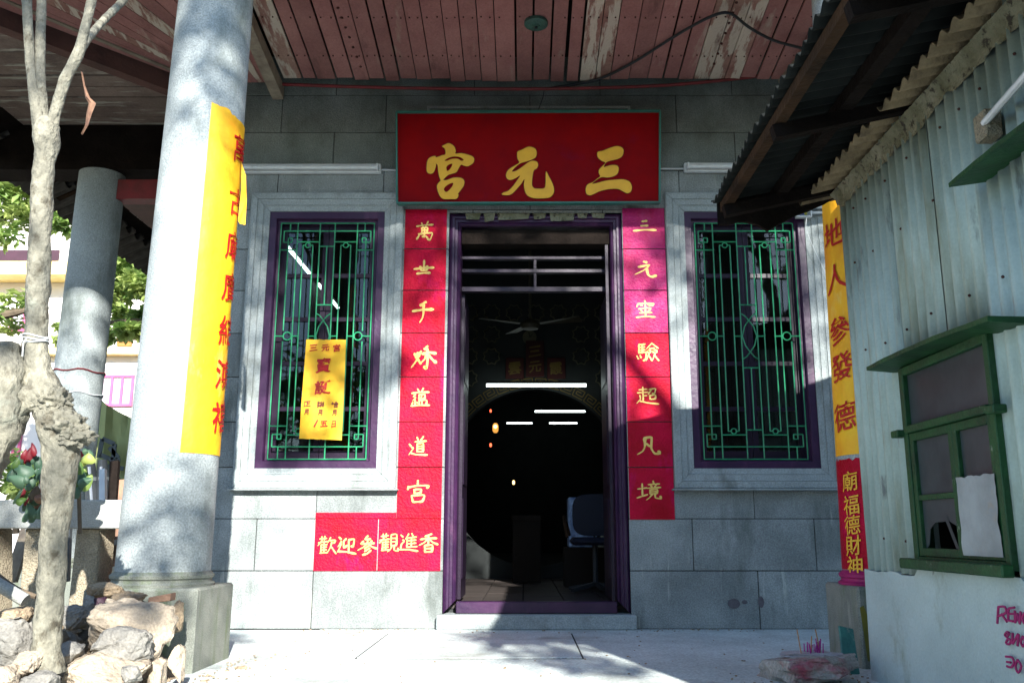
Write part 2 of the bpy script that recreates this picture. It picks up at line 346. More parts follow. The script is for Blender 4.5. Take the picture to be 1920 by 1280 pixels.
def leaves_mb(centres, n_, size, seed, flat=0.5, long=1.8):
    r = random.Random(seed); m = MB()
    for _ in range(n_):
        c, rad = r.choice(centres); 
        while True:
            p = Vector((r.uniform(-1, 1), r.uniform(-1, 1), r.uniform(-1, 1)))
            if p.length < 1: break
        p = Vector((c[0] + p.x * rad[0], c[1] + p.y * rad[1], c[2] + p.z * rad[2]))
        a = Vector((r.gauss(0, 1), r.gauss(0, 1), r.gauss(0, 1) * flat - .3)).normalized()
        b = a.cross(Vector((r.gauss(0, .4), r.gauss(0, .4), 1))).normalized()
        L_ = size * r.uniform(.6, 1.3); W = L_ / long / 2; nn = a.cross(b) * L_ * .08
        m.add([p, p + a * L_ * .45 + b * W - nn, p + a * L_ , p + a * L_ * .45 - b * W - nn, p + a * L_ * .5], [(0, 1, 4), (1, 2, 4), (2, 3, 4), (3, 0, 4)])
    return m

# ------------------------------------------------------------------ lettering
def curve_mesh(polys, extr):
    cu = bpy.data.curves.new('tmp', 'CURVE'); cu.dimensions = '2D'; cu.fill_mode = 'BOTH'; cu.extrude = extr
    for pl in polys:
        sp = cu.splines.new('POLY'); sp.points.add(len(pl) - 1)
        for i, (x, y) in enumerate(pl): sp.points[i].co = (x, y, 0, 1)
        sp.use_cyclic_u = True
    o = bpy.data.objects.new('tmp', cu); COL.objects.link(o); dg = bpy.context.evaluated_depsgraph_get()
    me = bpy.data.meshes.new_from_object(o.evaluated_get(dg), depsgraph=dg)
    vs_ = [v.co.copy() for v in me.vertices]; fs = [tuple(p.vertices) for p in me.polygons]
    bpy.data.objects.remove(o); bpy.data.curves.remove(cu); bpy.data.meshes.remove(me)
    return vs_, fs
def smooth_poly(pl, k=4):
    out = []; n_ = len(pl)
    for i in range(n_):
        p0, p1, p2, p3 = [Vector(pl[(i + j) % n_]) for j in (-1, 0, 1, 2)]
        for s_ in range(k):
            t = s_ / k; out.append(tuple(0.5 * ((2 * p1) + (p2 - p0) * t + (2 * p0 - 5 * p1 + 4 * p2 - p3) * t * t + (-p0 + 3 * p1 - 3 * p2 + p3) * t ** 3)))
    return out
GLY = {}
def glyph(ch, bold=0.022):
    if ch in GLY: return GLY[ch]
    c = bpy.data.curves.new('t', 'FONT'); c.body = ch; c.offset = bold; c.resolution_u = 3
    o = bpy.data.objects.new('t', c); COL.objects.link(o); dg = bpy.context.evaluated_depsgraph_get()
    me = bpy.data.meshes.new_from_object(o.evaluated_get(dg), depsgraph=dg)
    vs_ = [v.co.copy() for v in me.vertices]; fs = [tuple(p.vertices) for p in me.polygons]
    bpy.data.objects.remove(o); bpy.data.curves.remove(c); bpy.data.meshes.remove(me)
    xs = [v.x for v in vs_]; ys = [v.y for v in vs_]; cx = (min(xs) + max(xs)) / 2; cy = (min(ys) + max(ys)) / 2
    s_ = 1 / max(max(xs) - min(xs), max(ys) - min(ys))
    r = random.Random(ord(ch[0])); ox = r.uniform(0, 50); out = []
    for v in vs_:
        x = (v.x - cx) * s_; y = (v.y - cy) * s_
        y += 0.13 * x; dx = 0.05 * noise.noise(Vector((x * 3 + ox, y * 3, 0))); dy = 0.05 * noise.noise(Vector((x * 3, y * 3 + ox, 5)))
        out.append((x + dx, y + dy))
    GLY[ch] = (out, fs); return GLY[ch]
# hand-brushed characters on a 100 x 100 grid, y down; each stroke is a centre line
BR = {
'萬': "35,12 42,28|66,5 55,28|12,28 50,22 90,20|36,36 38,60|36,36 64,34 62,58|37,47 63,46|38,60 62,58|50,34 50,80|24,64 24,74 14,90|22,66 86,60 84,78 76,94 66,88|40,78 58,76 64,84",
'世': "50,0 49,50|5,48 50,42 95,40|32,34 38,56 62,54 64,32|18,74 50,70 78,70",
'千': "62,6 52,12 38,22|5,48 45,42 95,40|52,14 52,60 48,80 38,98",
'秋': "16,38 24,54|40,28 30,50|28,34 26,60 6,90|28,58 40,76|64,8 54,20|46,38 70,32 96,36|64,18 66,60 62,96 54,88|62,42 54,60 42,72|68,42 84,60 98,72",
'蘊': "36,6 44,20|64,2 56,20|8,28 50,22 92,22|26,34 16,46 28,50 14,66|24,62 26,90|14,76 10,84|34,74 38,80|44,36 44,58|44,36 72,34 72,56|44,58 72,56|58,36 54,52|46,66 46,86|59,66 59,86|44,66 82,64 80,86|6,94 50,90 96,90",
'道': "8,40 16,50|20,56 28,60 18,76 8,92|16,84 40,92 94,94|44,6 50,20|74,2 62,20|36,28 88,24|46,38 46,78|46,38 74,36 74,78|47,51 72,50|47,64 72,63|46,78 74,78|58,26 54,38",
'宮': "50,2 50,18|10,32 50,24 94,24 88,34|12,28 10,40|36,42 38,58|36,42 64,40 62,56|38,58 62,56|26,68 32,96|26,68 78,66 70,94|32,96 70,94|50,57 48,67",
'三': "40,20 58,16|34,48 62,46|2,80 50,74 98,76",
'元': "44,12 56,16|20,40 70,30 42,58 4,78|56,48 62,80 78,92 98,86",
'靈': "48,2 52,14|16,20 50,16 90,18 82,30|16,18 10,34|50,14 50,38|28,27 36,29|64,25 74,29|18,48 56,42 76,44|50,44 50,66|28,54 36,62|74,52 62,62|22,70 80,68|50,68 50,88|6,94 50,90 94,92",
'驗': "16,12 16,56|16,12 42,10|16,26 40,24|16,40 40,38|30,12 30,54|16,54 46,50 44,84 34,92|6,70 12,84|20,66 24,78|72,6 48,34|74,8 98,30|62,32 82,30|54,42 54,54 65,52 65,42 54,42|78,42 78,54 91,52 91,40 78,42|58,60 46,92|60,72 70,92|84,60 72,92|84,70 99,92",
'超': "30,4 30,30|14,18 48,14|6,34 52,30|30,32 30,72|30,50 46,48|16,48 18,66 2,88|14,76 50,86 98,92|58,16 86,12 82,36 72,38|68,18 54,40|60,48 62,68|60,48 86,46 84,66|62,68 84,66",
'凡': "34,6 34,50 24,76 2,92|34,8 64,4 62,60 76,88 98,88 94,76|42,38 54,50",
'境': "22,14 22,74|4,40 40,34|0,84 42,68|68,0 70,12|48,18 94,14|58,22 62,30|80,20 74,30|44,36 98,32|54,44 54,64|54,44 84,42 82,62|54,54 82,52|54,64 82,62|64,64 50,84 38,94|74,64 76,84 99,88 96,76",
'歡': "12,16 46,12|22,4 24,22|37,2 35,20|6,36 52,28|24,24 4,50|20,46 20,88|35,32 35,86|20,47 50,45|20,60 48,58|20,74 48,72|16,90 54,86|68,8 54,36|64,24 94,22 86,38|76,32 68,62 52,90|72,54 99,92",
'迎': "10,10 20,20|22,32 6,58|20,44 14,66 4,86|8,84 50,86 98,96|46,18 34,32 36,64 54,52|60,22 62,82|60,24 88,20 84,58 74,56",
'參': "50,0 36,18 64,16|28,28 16,42 40,40|72,26 60,40 84,38|50,18 50,40|50,36 30,58 2,74|50,36 72,56 99,66|56,52 36,66|62,64 38,80|68,76 50,92 28,99",
'觀': "10,16 46,12|20,4 22,22|36,2 34,20|4,36 52,30|24,26 2,50|18,46 18,88|34,34 34,86|18,47 50,45|18,60 48,58|18,74 48,72|14,90 54,86|62,8 62,64|62,8 90,6 90,64|63,26 89,26|63,44 89,44|62,64 90,62|68,64 60,84 46,96|80,64 80,88 99,92 99,78",
'進': "10,12 20,22|20,38 28,44 14,60 10,80|4,88 50,88 99,96|50,6 34,34|42,26 42,76|66,4 72,16|42,28 90,22|42,42 88,38|42,58 88,54|42,76 94,72|65,26 65,74",
'香': "66,4 34,16|10,32 50,26 92,26|50,12 50,58|46,30 30,48 4,62|54,30 74,48 99,58|32,64 34,98|32,64 72,62 70,96|34,80 70,79|34,98 70,96",
}
def brush(ch, w_=9.0, seed=0):
    """-> flat strips in unit coordinates, y up, centred"""
    r = random.Random(ch + str(seed)); V = []; F = []
    strokes = BR[ch].split('|')
    w_ = w_ * (1.0 if len(strokes) > 9 else 1.25 if len(strokes) > 4 else 1.5)
    for si, s_ in enumerate(strokes):
        pts = [Vector(tuple(float(a) for a in q.split(','))) for q in s_.split(' ')]
        P = []
        for i in range(len(pts) - 1):
            p0 = pts[max(i - 1, 0)]; p1 = pts[i]; p2 = pts[i + 1]; p3 = pts[min(i + 2, len(pts) - 1)]
            for k in range(5):
                t = k / 5; P.append(0.5 * ((2 * p1) + (p2 - p0) * t + (2 * p0 - 5 * p1 + 4 * p2 - p3) * t * t + (-p0 + 3 * p1 - 3 * p2 + p3) * t ** 3) * .55 + (p1.lerp(p2, t)) * .45)
        P.append(pts[-1]); N = len(P); b = len(V); down = pts[-1].y - pts[0].y > 25 and abs(pts[-1].x - pts[0].x) > 10
        for i, p in enumerate(P):
            d = (P[min(i + 1, N - 1)] - P[max(i - 1, 0)]); d.normalize(); nn = Vector((-d.y, d.x)); t = i / (N - 1)
            ww = w_ / 2 * (1.12 - 0.45 * math.sin(math.pi * min(t * 1.1, 1)))
            if down and pts[-1].x < pts[0].x: ww *= 1.1 - .75 * t
            if i == 0: ww *= .45
            if i == N - 1: ww *= .5
            ww *= r.uniform(.88, 1.12); e = d * (-w_ * .3 if i == 0 else w_ * .3 if i == N - 1 else 0)
            z = si * 1e-4
            V += [((p.x + e.x + nn.x * ww - 50) / 100, (50 - p.y - e.y - nn.y * ww) / 100, z), ((p.x + e.x - nn.x * ww - 50) / 100, (50 - p.y - e.y + nn.y * ww) / 100, z)]
        for i in range(N - 1): F.append((b + 2 * i, b + 2 * i + 1, b + 2 * i + 3, b + 2 * i + 2))
    return V, F
def put_brush(m, ch, cx, cz, sx, sz, Y, w_=9.0, step=1.0):
    V, F = brush(ch, w_); m.add([(cx + v[0] * sx, Y - v[2] * 4 * step, cz + v[1] * sz) for v in V], F)

# ------------------------------------------------------------------ ground
GZ = -0.03
kind(MB().add([(-60, -60, GZ - .02), (60, -60, GZ - .02), (60, 90, GZ - .02), (-60, 90, GZ - .02)], [(0, 1, 2, 3)]).build('ground', 'earth'), 'structure')
kind(MB().box(-4.4, 4.0, -8, 4.0, -.30, GZ).box(-1.45, 4.0, 4.0, 6.60, -.30, GZ).box(-4.4, -1.45, 4.0, 6.60, -.30, GZ - .004).build('courtyard_paving', 'ground_concrete'), 'structure')
mb = MB(); mb.box(-.915, .32, 5.1, 6.3, GZ - .01, GZ + .006)
tag(mb.build('floor_hatch', 'ground_concrete', bevel=.004), 'flat concrete hatch slab set in the paving before the doorway', 'hatch')
mb = MB()
for (x0, y0, x1, y1) in ((-.925, 5.09, .33, 5.1), (-.925, 6.3, .33, 6.31), (-.925, 5.1, -.915, 6.3), (.32, 5.1, .33, 6.3)):
    mb.box(x0, x1, y0, y1, GZ - .01, GZ + .002)
kind(mb.build('hatch_joint', 'mortar'), 'structure')

# ------------------------------------------------------------------ temple: one building with its parts
WY = 6.60
T = thing('temple_building', 'grey granite temple front with porch, pink boarded ceiling and open purple doorway', 'temple', (0.09, WY, GZ))
ROWS = [GZ, .372, .741, 1.113, 1.450, 1.790, 2.129, 2.466, 2.800, 3.125, 3.452, 3.780, 4.105, 4.45]
HOLES = [(-.585, .770, -1, 3.10), (-2.14, -.945, .96, 3.26), (1.11, 2.348, .96, 3.26)]
def cut(rect, hole):
    x0, x1, z0, z1 = rect; a0, a1, b0, b1 = hole
    if a0 >= x1 or a1 <= x0 or b0 >= z1 or b1 <= z0: return [rect]
    o = []
    if x0 < a0: o.append((x0, a0, z0, z1))
    if x1 > a1: o.append((a1, x1, z0, z1))
    m0, m1 = max(x0, a0), min(x1, a1)
    if z0 < b0: o.append((m0, m1, z0, b0))
    if z1 > b1: o.append((m0, m1, b1, z1))
    return o
XL, XR = -2.75, 2.93
J0 = [XL, -1.52, -.40, .62, 1.69, XR]; J1 = [XL, -1.95, -1.11, 0.05, 1.23, 2.12, XR]
for i in range(len(ROWS) - 1):
    z0, z1 = ROWS[i] + .003, ROWS[i + 1] - .003
    js = J0 if i % 2 == 0 else J1
    for k in range(len(js) - 1):
        rs = [(js[k] + .003, js[k + 1] - .003, z0, z1)]
        for h in HOLES: rs = [q for r_ in rs for q in cut(r_, h)]
        rs = [q for q in rs if q[1] - q[0] > .02 and q[3] - q[2] > .02]
        if not rs: continue
        # pieces separated by an opening are separate stones
        groups = []
        for q in rs:
            for g in groups:
                if any(abs(q[0] - p[1]) < 1e-6 or abs(q[1] - p[0]) < 1e-6 for p in g): g.append(q); break
            else: groups.append([q])
        for g in groups:
            off = rnd.uniform(-.002, .002); mb = MB()
            for q in g: mb.box(q[0], q[1], WY + off, WY + .1, q[2], q[3])
            mb.build('stone_block', 'granite_upper' if i >= 10 else 'granite', T, bevel=.003 if len(g) == 1 else 0)
mb = MB()
rs = [(XL, XR, GZ, 5.2)]
for h in HOLES: rs = [q for r_ in rs for q in cut(r_, h)]
for q in rs: mb.box(q[0], q[1], WY + .006, WY + .36, q[2], q[3])
mb.box(XL, XL + .3, WY + .36, 24, GZ, 5.2); mb.box(XR - .3, XR, WY + .36, 24, GZ, 5.2)
mb.build('wall_core', 'mortar', T)
MB().box(XL - .02, XL, WY + .1, 24, GZ, 5.2).build('side_wall', 'granite', T)
# recessed stone panel above the sign
mb = MB(); mb.box(-.78, .86, WY - .012, WY, 3.985, 4.005).box(-.78, -.76, WY - .012, WY, 3.86, 3.985).box(.84, .86, WY - .012, WY, 3.86, 3.985)
mb.build('stone_moulding', 'granite_trim', T)

def moulding(x0, x1, z0, z1, prof, name, m, parent, sides=(0, 1, 2, 3), join=False, gap=0.0):
    """mitred frame; prof = list of (inset from outer edge, y)"""
    cs = [(x0, z0), (x1, z0), (x1, z1), (x0, z1)]; ins = [(1, 1), (-1, 1), (-1, -1), (1, -1)]
    out = []; allm = MB()
    for s_ in sides:
        a, b = s_, (s_ + 1) % 4; m_ = MB(); vs_ = []
        for d, y in prof:
            for c_ in (a, b): vs_.append((cs[c_][0] + ins[c_][0] * d, y, cs[c_][1] + ins[c_][1] * d))
        if gap:
            ax = 0 if s_ in (0, 2) else 2
            sg = 1 if vs_[1][ax] > vs_[0][ax] else -1
            vs_ = [tuple((q + (gap * sg if i % 2 == 0 else -gap * sg)) if k == ax else q for k, q in enumerate(p)) for i, p in enumerate(vs_)]
        n_ = len(prof); fs = [(2 * i, 2 * i + 1, 2 * i + 3, 2 * i + 2) for i in range(n_ - 1)]
        fs += [tuple(2 * i for i in range(n_)), tuple(2 * i + 1 for i in reversed(range(n_)))]
        (allm if join else m_).add(vs_, fs)
        if not join: out.append(m_.build(name, m, parent))
    if join: out.append(allm.build(name, m, parent))
    return out
SP = [(0, WY + .09), (0, WY - .036), (.008, WY - .042), (.052, WY - .040), (.0535, WY - .032), (.057, WY - .036), (.068, WY - .030), (.100, WY - .026), (.1015, WY - .018), (.105, WY - .022), (.114, WY - .016), (.148, WY - .013), (.148, WY + .12)]

def grille(x0, x1, z0, z1, Y, parent, seed):
    m = MB(); W = x1 - x0; H = z1 - z0
    def p(u, v): return (x0 + u * W, Y, z1 - v * H)
    r_ = .0052
    def ln(*q):
        for a, b in zip(q[:-1], q[1:]):
            m.tube([p(*a), p(*b)], r_, 6)
    def ring(u, v, rr):
        c = p(u, v); m.tube([(c[0] + rr * math.cos(t * math.pi / 8), Y, c[2] + rr * math.sin(t * math.pi / 8)) for t in range(16)], r_, 6, closed=True)
    ln((0, 0), (1, 0), (1, 1), (0, 1), (0, 0))
    for u in (.18, .42, .58, .82): ln((u, 0), (u, 1))
    for s_ in (0, 1):
        V = (lambda v: v) if s_ == 0 else (lambda v: .985 - v)
        ln((.035, V(.035)), (.965, V(.035)))
        for q in (0, 1):
            U = (lambda u: u) if q == 0 else (lambda u: 1 - u)
            ln((U(.10), V(0) if s_ == 0 else 1), (U(.10), V(.035)))
            ln((U(.035), V(.035)), (U(.035), V(.085)), (U(.125), V(.085)), (U(.125), V(.066)), (U(.085), V(.066)), (U(.085), V(.12)))
            ln((U(0), V(.119)), (U(.18), V(.119)))
            ln((U(.18), V(.083)), (U(.42), V(.083)))
            ln((U(.27), V(.098)), (U(.245), V(.098)), (U(.245), V(.12))); ln((U(.325), V(.098)), (U(.35), V(.098)), (U(.35), V(.12)))
            ring(*(U(.298), V(.098)), .020)
        ln((.42, V(.103)), (.58, V(.103))); ln((.5, V(.103)), (.5, V(.359))); ln((.42, V(.359)), (.58, V(.359)))
        for q in (0, 1):
            U = (lambda u: u) if q == 0 else (lambda u: 1 - u)
            ln((U(.42), V(.395)), (U(.46), V(.405)), (U(.50), V(.425)), (U(.545), V(.452)), (U(.572), V(.4925)))
    for q in (0, 1):
        U = (lambda u: u) if q == 0 else (lambda u: 1 - u)
        ln((U(.085), .119), (U(.085), .47)); ln((U(.085), .515), (U(.085), .866))
        ln((U(.245), .12), (U(.245), .865)); ln((U(.35), .12), (U(.35), .865))
        ring(U(.13), .4925, .031); ln((U(0), .4925), (U(.092), .4925)); ln((U(.168), .4925), (U(.245), .4925)); ln((U(.35), .4925), (U(.42), .4925))
    return m.build('window_grille', 'green_paint_thin', parent)

for wi, (x0, x1) in enumerate(((-1.992, -1.090), (1.258, 2.2))):
    z0, z1 = 1.105, 3.105
    moulding(x0 - .148, x1 + .148, z0 - .148, z1 + .150, SP, 'window_surround', 'granite_trim', T, gap=.0015)
    MB().box(x0 - .17, x1 + .17, WY - .075, WY - .001, z0 - .162, z0 - .1495).build('stone_ledge', 'granite_trim', T, bevel=.003)
    fr = moulding(x0, x1, z0, z1, [(0, WY + .13), (0, WY - .004), (.052, WY - .004), (.058, WY + .006), (.062, WY + .03), (.078, WY + .032), (.080, WY + .12)], 'window_frame', 'purple_paint', T, join=True)[0]
    if wi == 1: fr['label'] = 'purple window frame shaded by the shed'
    grille(x0 + .085, x1 - .085, z0 + .07, z1 - .085, WY + .022, fr, wi)
    # two casement leaves with glazing bars
    a0, a1 = x0 + .080, x1 - .080; b0, b1 = z0 + .080, z1 - .080; mid = (a0 + a1) / 2
    ys = WY + .085
    rails = [b0, 1.56, 1.91, 2.26, 2.61, b1]
    for (l0, l1) in ((a0, mid - .002), (mid + .002, a1)):
        sm = MB(); s_ = .042
        sm.box(l0, l0 + s_, ys, ys + .04, b0, b1).box(l1 - s_, l1, ys, ys + .04, b0, b1)
        for k, z in enumerate(rails):
            h0, h1 = (z, z + .055) if k == 0 else (z - .055, z) if k == 5 else (z - .016, z + .016)
            sm.box(l0 + s_, l1 - s_, ys + .002, ys + .038, h0, h1)
        sm.build('window_sash', 'purple_paint_shaded', fr)
        for k in range(5):
            c0 = rails[k] + (.055 if k == 0 else .016); c1 = rails[k + 1] - (.055 if k == 4 else .016)
            MB().box(l0 + s_, l1 - s_, ys + .018, ys + .022, c0, c1).build('pane', 'window_glass', fr)

# doorway
mb = MB()
DP = [(0, .16), (.0, .02), (.035, .0), (.055, .0), (.060, .02), (.085, .02), (.09, .035), (.105, .03), (.118, .045), (.122, .20)]
moulding(-.583, .768, .075, 3.095, [(d * .76, WY + y) for d, y in DP], 'door_frame', 'purple_paint', T, sides=(1, 2, 3), join=True)
MB().box(-.488, .673, WY + .03, WY + .13, .075, .155).build('door_threshold', 'purple_paint', T, bevel=.004)
MB().box(-.488, .673, WY + .14, WY + .20, 2.50, 2.535).build('transom_bar', 'purple_paint_shaded', T)
MB().box(-.488, .673, WY + .14, WY + .20, 2.655, 2.68).build('transom_bar', 'purple_paint_shaded', T)
MB().box(-.488, .673, WY + .05, WY + .20, 2.86, 2.975).build('door_head', 'dark_wood', T)
MB().box(-.488, .673, WY + .14, WY + .19, 2.765, 2.785).build('transom_rail', 'purple_paint_shaded', T)
MB().box(.08, .10, WY + .15, WY + .18, 2.535, 2.765).build('transom_post', 'purple_paint_shaded', T)
# door leaves folded back inside
for sx in (-1, 1):
    xx = -.488 if sx < 0 else .673
    dm = MB(); dm.box(xx - .02, xx + .02, WY + .21, WY + .78, .16, 2.50)
    dl = dm.build('door_leaf', 'purple_paint_shaded', T)
    for (q0, q1) in ((.3, .9), (1.0, 1.7), (1.8, 2.4)):
        MB().box(xx - (.026), xx + .026, WY + .28, WY + .71, q0, q1).build('door_panel', 'purple_paint_shaded', dl, bevel=.004)
MB().box(.640, .662, WY + .06, WY + .11, .156, 2.86).build('door_jamb', 'purple_paint_shaded', T)
MB().box(-.62, .80, WY - .07, WY + .145, GZ, .072).build('door_step', 'granite_trim', T, bevel=.008)
# peeling strip above the door, under the sign
mb = MB(); r = random.Random(3); x = -.46
while x < .62:
    x2 = min(x + r.uniform(.08, .26), .64); zb = 3.035 + r.uniform(-.01, .02)
    mb.add([(x, WY - .004, 3.094), (x2, WY - .004, 3.094), (x2 - .012, WY - .007, zb + r.uniform(-.01, .012)), ((x + x2) / 2, WY - .007, zb), (x + .01, WY - .006, zb + r.uniform(-.012, .01))], [(0, 4, 3, 2, 1)]); x = x2 + r.uniform(.008, .03)
mb.build('peeling_paper_strip', 'old_mortar', T)

# floor inside: tiles
r = random.Random(5); base = None
for i in range(10):
    for j in range(12):
        x0 = -1.6 + .32 * i; y0 = WY + .145 + .32 * j
        if base is None:
            base = MB().box(0, .312, 0, .312, -.03, 0).build('floor_tile', 'room_tile', T, bevel=.003)
            o = base
        else:
            o = base.copy(); COL.objects.link(o); o.parent = T
        o.matrix_parent_inverse = Matrix.Translation(-T.location); o.location = (x0, y0, .122 + r.uniform(-.001, .001))
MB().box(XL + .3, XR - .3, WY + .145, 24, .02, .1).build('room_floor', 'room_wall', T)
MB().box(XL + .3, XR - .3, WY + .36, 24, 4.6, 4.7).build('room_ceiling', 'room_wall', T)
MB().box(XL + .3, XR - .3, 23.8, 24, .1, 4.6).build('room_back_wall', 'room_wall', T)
# inner wall with moon gate
AY = 10.5; AC = PY(1003, 892, AY); AR = 1.03
mb = MB(); N = 72
ring_ = []; outer = []
for k in range(N):
    t = 2 * math.pi * k / N; ring_.append((AC.x + AR * math.cos(t), AC.z + AR * math.sin(t)))
    q = max(abs(math.cos(t)) / 2.3, abs(math.sin(t)) / (2.9 if math.sin(t) > 0 else 1.2)); outer.append((AC.x + math.cos(t) / q, AC.z + math.sin(t) / q))
vs_ = [(x, AY, z) for x, z in ring_] + [(x, AY, z) for x, z in outer] + [(x, AY + .15, z) for x, z in ring_]
fs = []
for k in range(N):
    j = (k + 1) % N; fs += [(k, j, N + j, N + k), (k, 2 * N + k, 2 * N + j, j)]
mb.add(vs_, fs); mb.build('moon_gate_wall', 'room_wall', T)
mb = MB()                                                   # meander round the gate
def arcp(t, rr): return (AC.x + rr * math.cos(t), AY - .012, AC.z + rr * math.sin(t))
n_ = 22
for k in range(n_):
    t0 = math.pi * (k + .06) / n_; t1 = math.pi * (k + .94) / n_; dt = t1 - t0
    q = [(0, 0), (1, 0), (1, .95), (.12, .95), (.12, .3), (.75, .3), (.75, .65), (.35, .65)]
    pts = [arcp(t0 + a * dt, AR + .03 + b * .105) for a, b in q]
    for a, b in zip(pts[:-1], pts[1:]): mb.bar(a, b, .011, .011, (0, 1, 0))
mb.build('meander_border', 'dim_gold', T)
mb = MB()                                                   # eight-pointed lattice
for i in range(-6, 7):
    for j in range(0, 7):
        cx = AC.x + .02 + i * .27; cz = AC.z + .35 + j * .27
        if math.hypot(cx - AC.x, cz - AC.z) < AR + .26 or (abs(cx - AC.x) < .4 and cz < AC.z + 1.85): continue
        pts = []
        for k in range(16):
            t = math.pi * k / 8 + math.pi / 8; rr = .105 if k % 2 == 0 else .082
            pts.append((cx + rr * math.cos(t), AY - .015, cz + rr * math.sin(t)))
        mb.tube(pts, .009, 5, closed=True)
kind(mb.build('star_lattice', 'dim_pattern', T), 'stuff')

# ceilings ---------------------------------------------------------------
def cz_(y): return 4.19 + .119 * (WY - y)
edges = []; x = -1.93; r = random.Random(11)
while x < 2.25: edges.append(x); x += r.choice([.125, .13, .14, .15, .12])
for k in range(len(edges) - 1):
    a, b = edges[k], edges[k + 1]; g = .0035 if r.random() < .8 else .012
    if abs(a - .30) < .08: g = .016
    ye = 6.56 - r.uniform(0, .03) - (.02 * abs((a + b) / 2)); zo = r.uniform(0, .010)
    mn = 'peeled_board' if (.42 < a < .62 or 1.33 < a < 1.62 or a < -1.85 or r.random() < .06) else 'ceiling_board'
    MB().hexa([(a + g, 4.95, cz_(4.95) + zo), (b - g, 4.95, cz_(4.95) + zo), (b - g, ye, cz_(ye) + zo), (a + g, ye, cz_(ye) + zo),
               (a + g, 4.95, cz_(4.95) + zo + .018), (b - g, 4.95, cz_(4.95) + zo + .018), (b - g, ye, cz_(ye) + zo + .018), (a + g, ye, cz_(ye) + zo + .018)]).build('ceiling_board', mn, T)
mb = MB()
for yy in (5.35, 5.78, 6.22):
    for k in range(len(edges) - 1):
        for q in (.25, .75):
            if r.random() < .2: continue
            xx = edges[k] + q * (edges[k + 1] - edges[k]); mb.blob((xx, yy + r.uniform(-.01, .01), cz_(yy) - .001), .0065, 1, 0, 1)
for (px, y0, y1) in ((655, 15, 125), (1360, 5, 120)):
    for q in range(7):
        p = PY(px + (q - 3) * (7 if px < 900 else -7) , y0 + (y1 - y0) * q / 6, 5); d = _d(px + (q - 3) * (7 if px < 900 else -7), y0 + (y1 - y0) * q / 6)
        t = (4.19 + .119 * WY - CH) / (d.z + .119 * d.y); mb.blob((d.x * t, d.y * t, CH + d.z * t - .001), .012, q, .3, 1)
kind(mb.build('ceiling_nails', 'nail_rust', T), 'stuff')
MB().box(-4.6, 4.6, 4.78, 4.94, 3.92, 4.45).build('porch_beam', 'beam_wood', T)
MB().hexa([(-2.03, 4.95, 4.28), (-1.94, 4.95, 4.28), (-1.94, 6.59, 4.06), (-2.03, 6.59, 4.06), (-2.03, 4.95, 4.38), (-1.94, 4.95, 4.38), (-1.94, 6.59, 4.17), (-2.03, 6.59, 4.17)]).build('ceiling_beam', 'grey_beam', T)
# left fan of boards towards the hip beam
hipA = Vector((-2.72, 6.62, 4.15)); hipB = Vector((-4.65, 4.95, 4.33))
MB().bar(hipA, hipB, .10, .17).build('hip_beam', 'beam_wood', T)
MB().bar(hipA + Vector((.16, -.02, .06)), hipB + Vector((.22, -.10, .06)), .035, .05).build('hip_batten', 'grey_beam', T)
n_ = 13
for k in range(n_):
    def ep(t): return (Vector((-2.06, 6.57, 4.20)).lerp(Vector((-2.66, 6.57, 4.20)), t), Vector((-2.06, 4.95, 4.38)).lerp(Vector((-4.55, 4.95, 4.36)), t))
    (a0, a1), (b0, b1) = ep((k + .03) / n_), ep((k + .97) / n_); up = Vector((0, 0, .018))
    MB().hexa([a1, b1, b0, a0, a1 + up, b1 + up, b0 + up, a0 + up]).build('ceiling_board', 'peeled_board' if k % 4 == 1 else 'ceiling_board', T)
def hipx(y):
    t = (y - hipA.y) / (hipB.y - hipA.y); return hipA.x + t * (hipB.x - hipA.x)
def side_ceiling(y0, y1, z, n_):
    for k in range(n_):
        a = y0 + (y1 - y0) * k / n_ + .004; b = y0 + (y1 - y0) * (k + 1) / n_ - (.004 if r.random() < .7 else .018)
        xa = min(XL - .02, hipx(a)) if a < 6.6 else XL - .02; xb = min(XL - .02, hipx(b)) if b < 6.6 else XL - .02
        zo = z + r.uniform(0, .006)
        MB().hexa([(-4.85, a, zo), (xa, a, zo), (xb, b, zo), (-4.85, b, zo), (-4.85, a, zo + .02), (xa, a, zo + .02), (xb, b, zo + .02), (-4.85, b, zo + .02)]).build('ceiling_board', 'side_board', T)
side_ceiling(5.0, 7.65, 4.17, 15)
side_ceiling(8.9, 11.4, 4.17, 14)
MB().box(-3.75, XL, 7.33, 7.47, 3.50, 3.68).build('side_beam', 'red_rail', T)
MB().box(-4.75, XL - .02, 7.26, 7.54, 3.745, 4.16).build('side_beam', 'dark_wood', T)
MB().box(-3.9, -3.6, 7.55, 11.5, 3.75, 3.95).build('side_beam', 'beam_wood', T)
for k, yy in enumerate((7.8, 8.15, 8.5, 8.8)):
    MB().bar((-4.75, yy, 3.98), (-2.8, yy, 4.95), .07, .09).build('rafter', 'rust_wood', T)
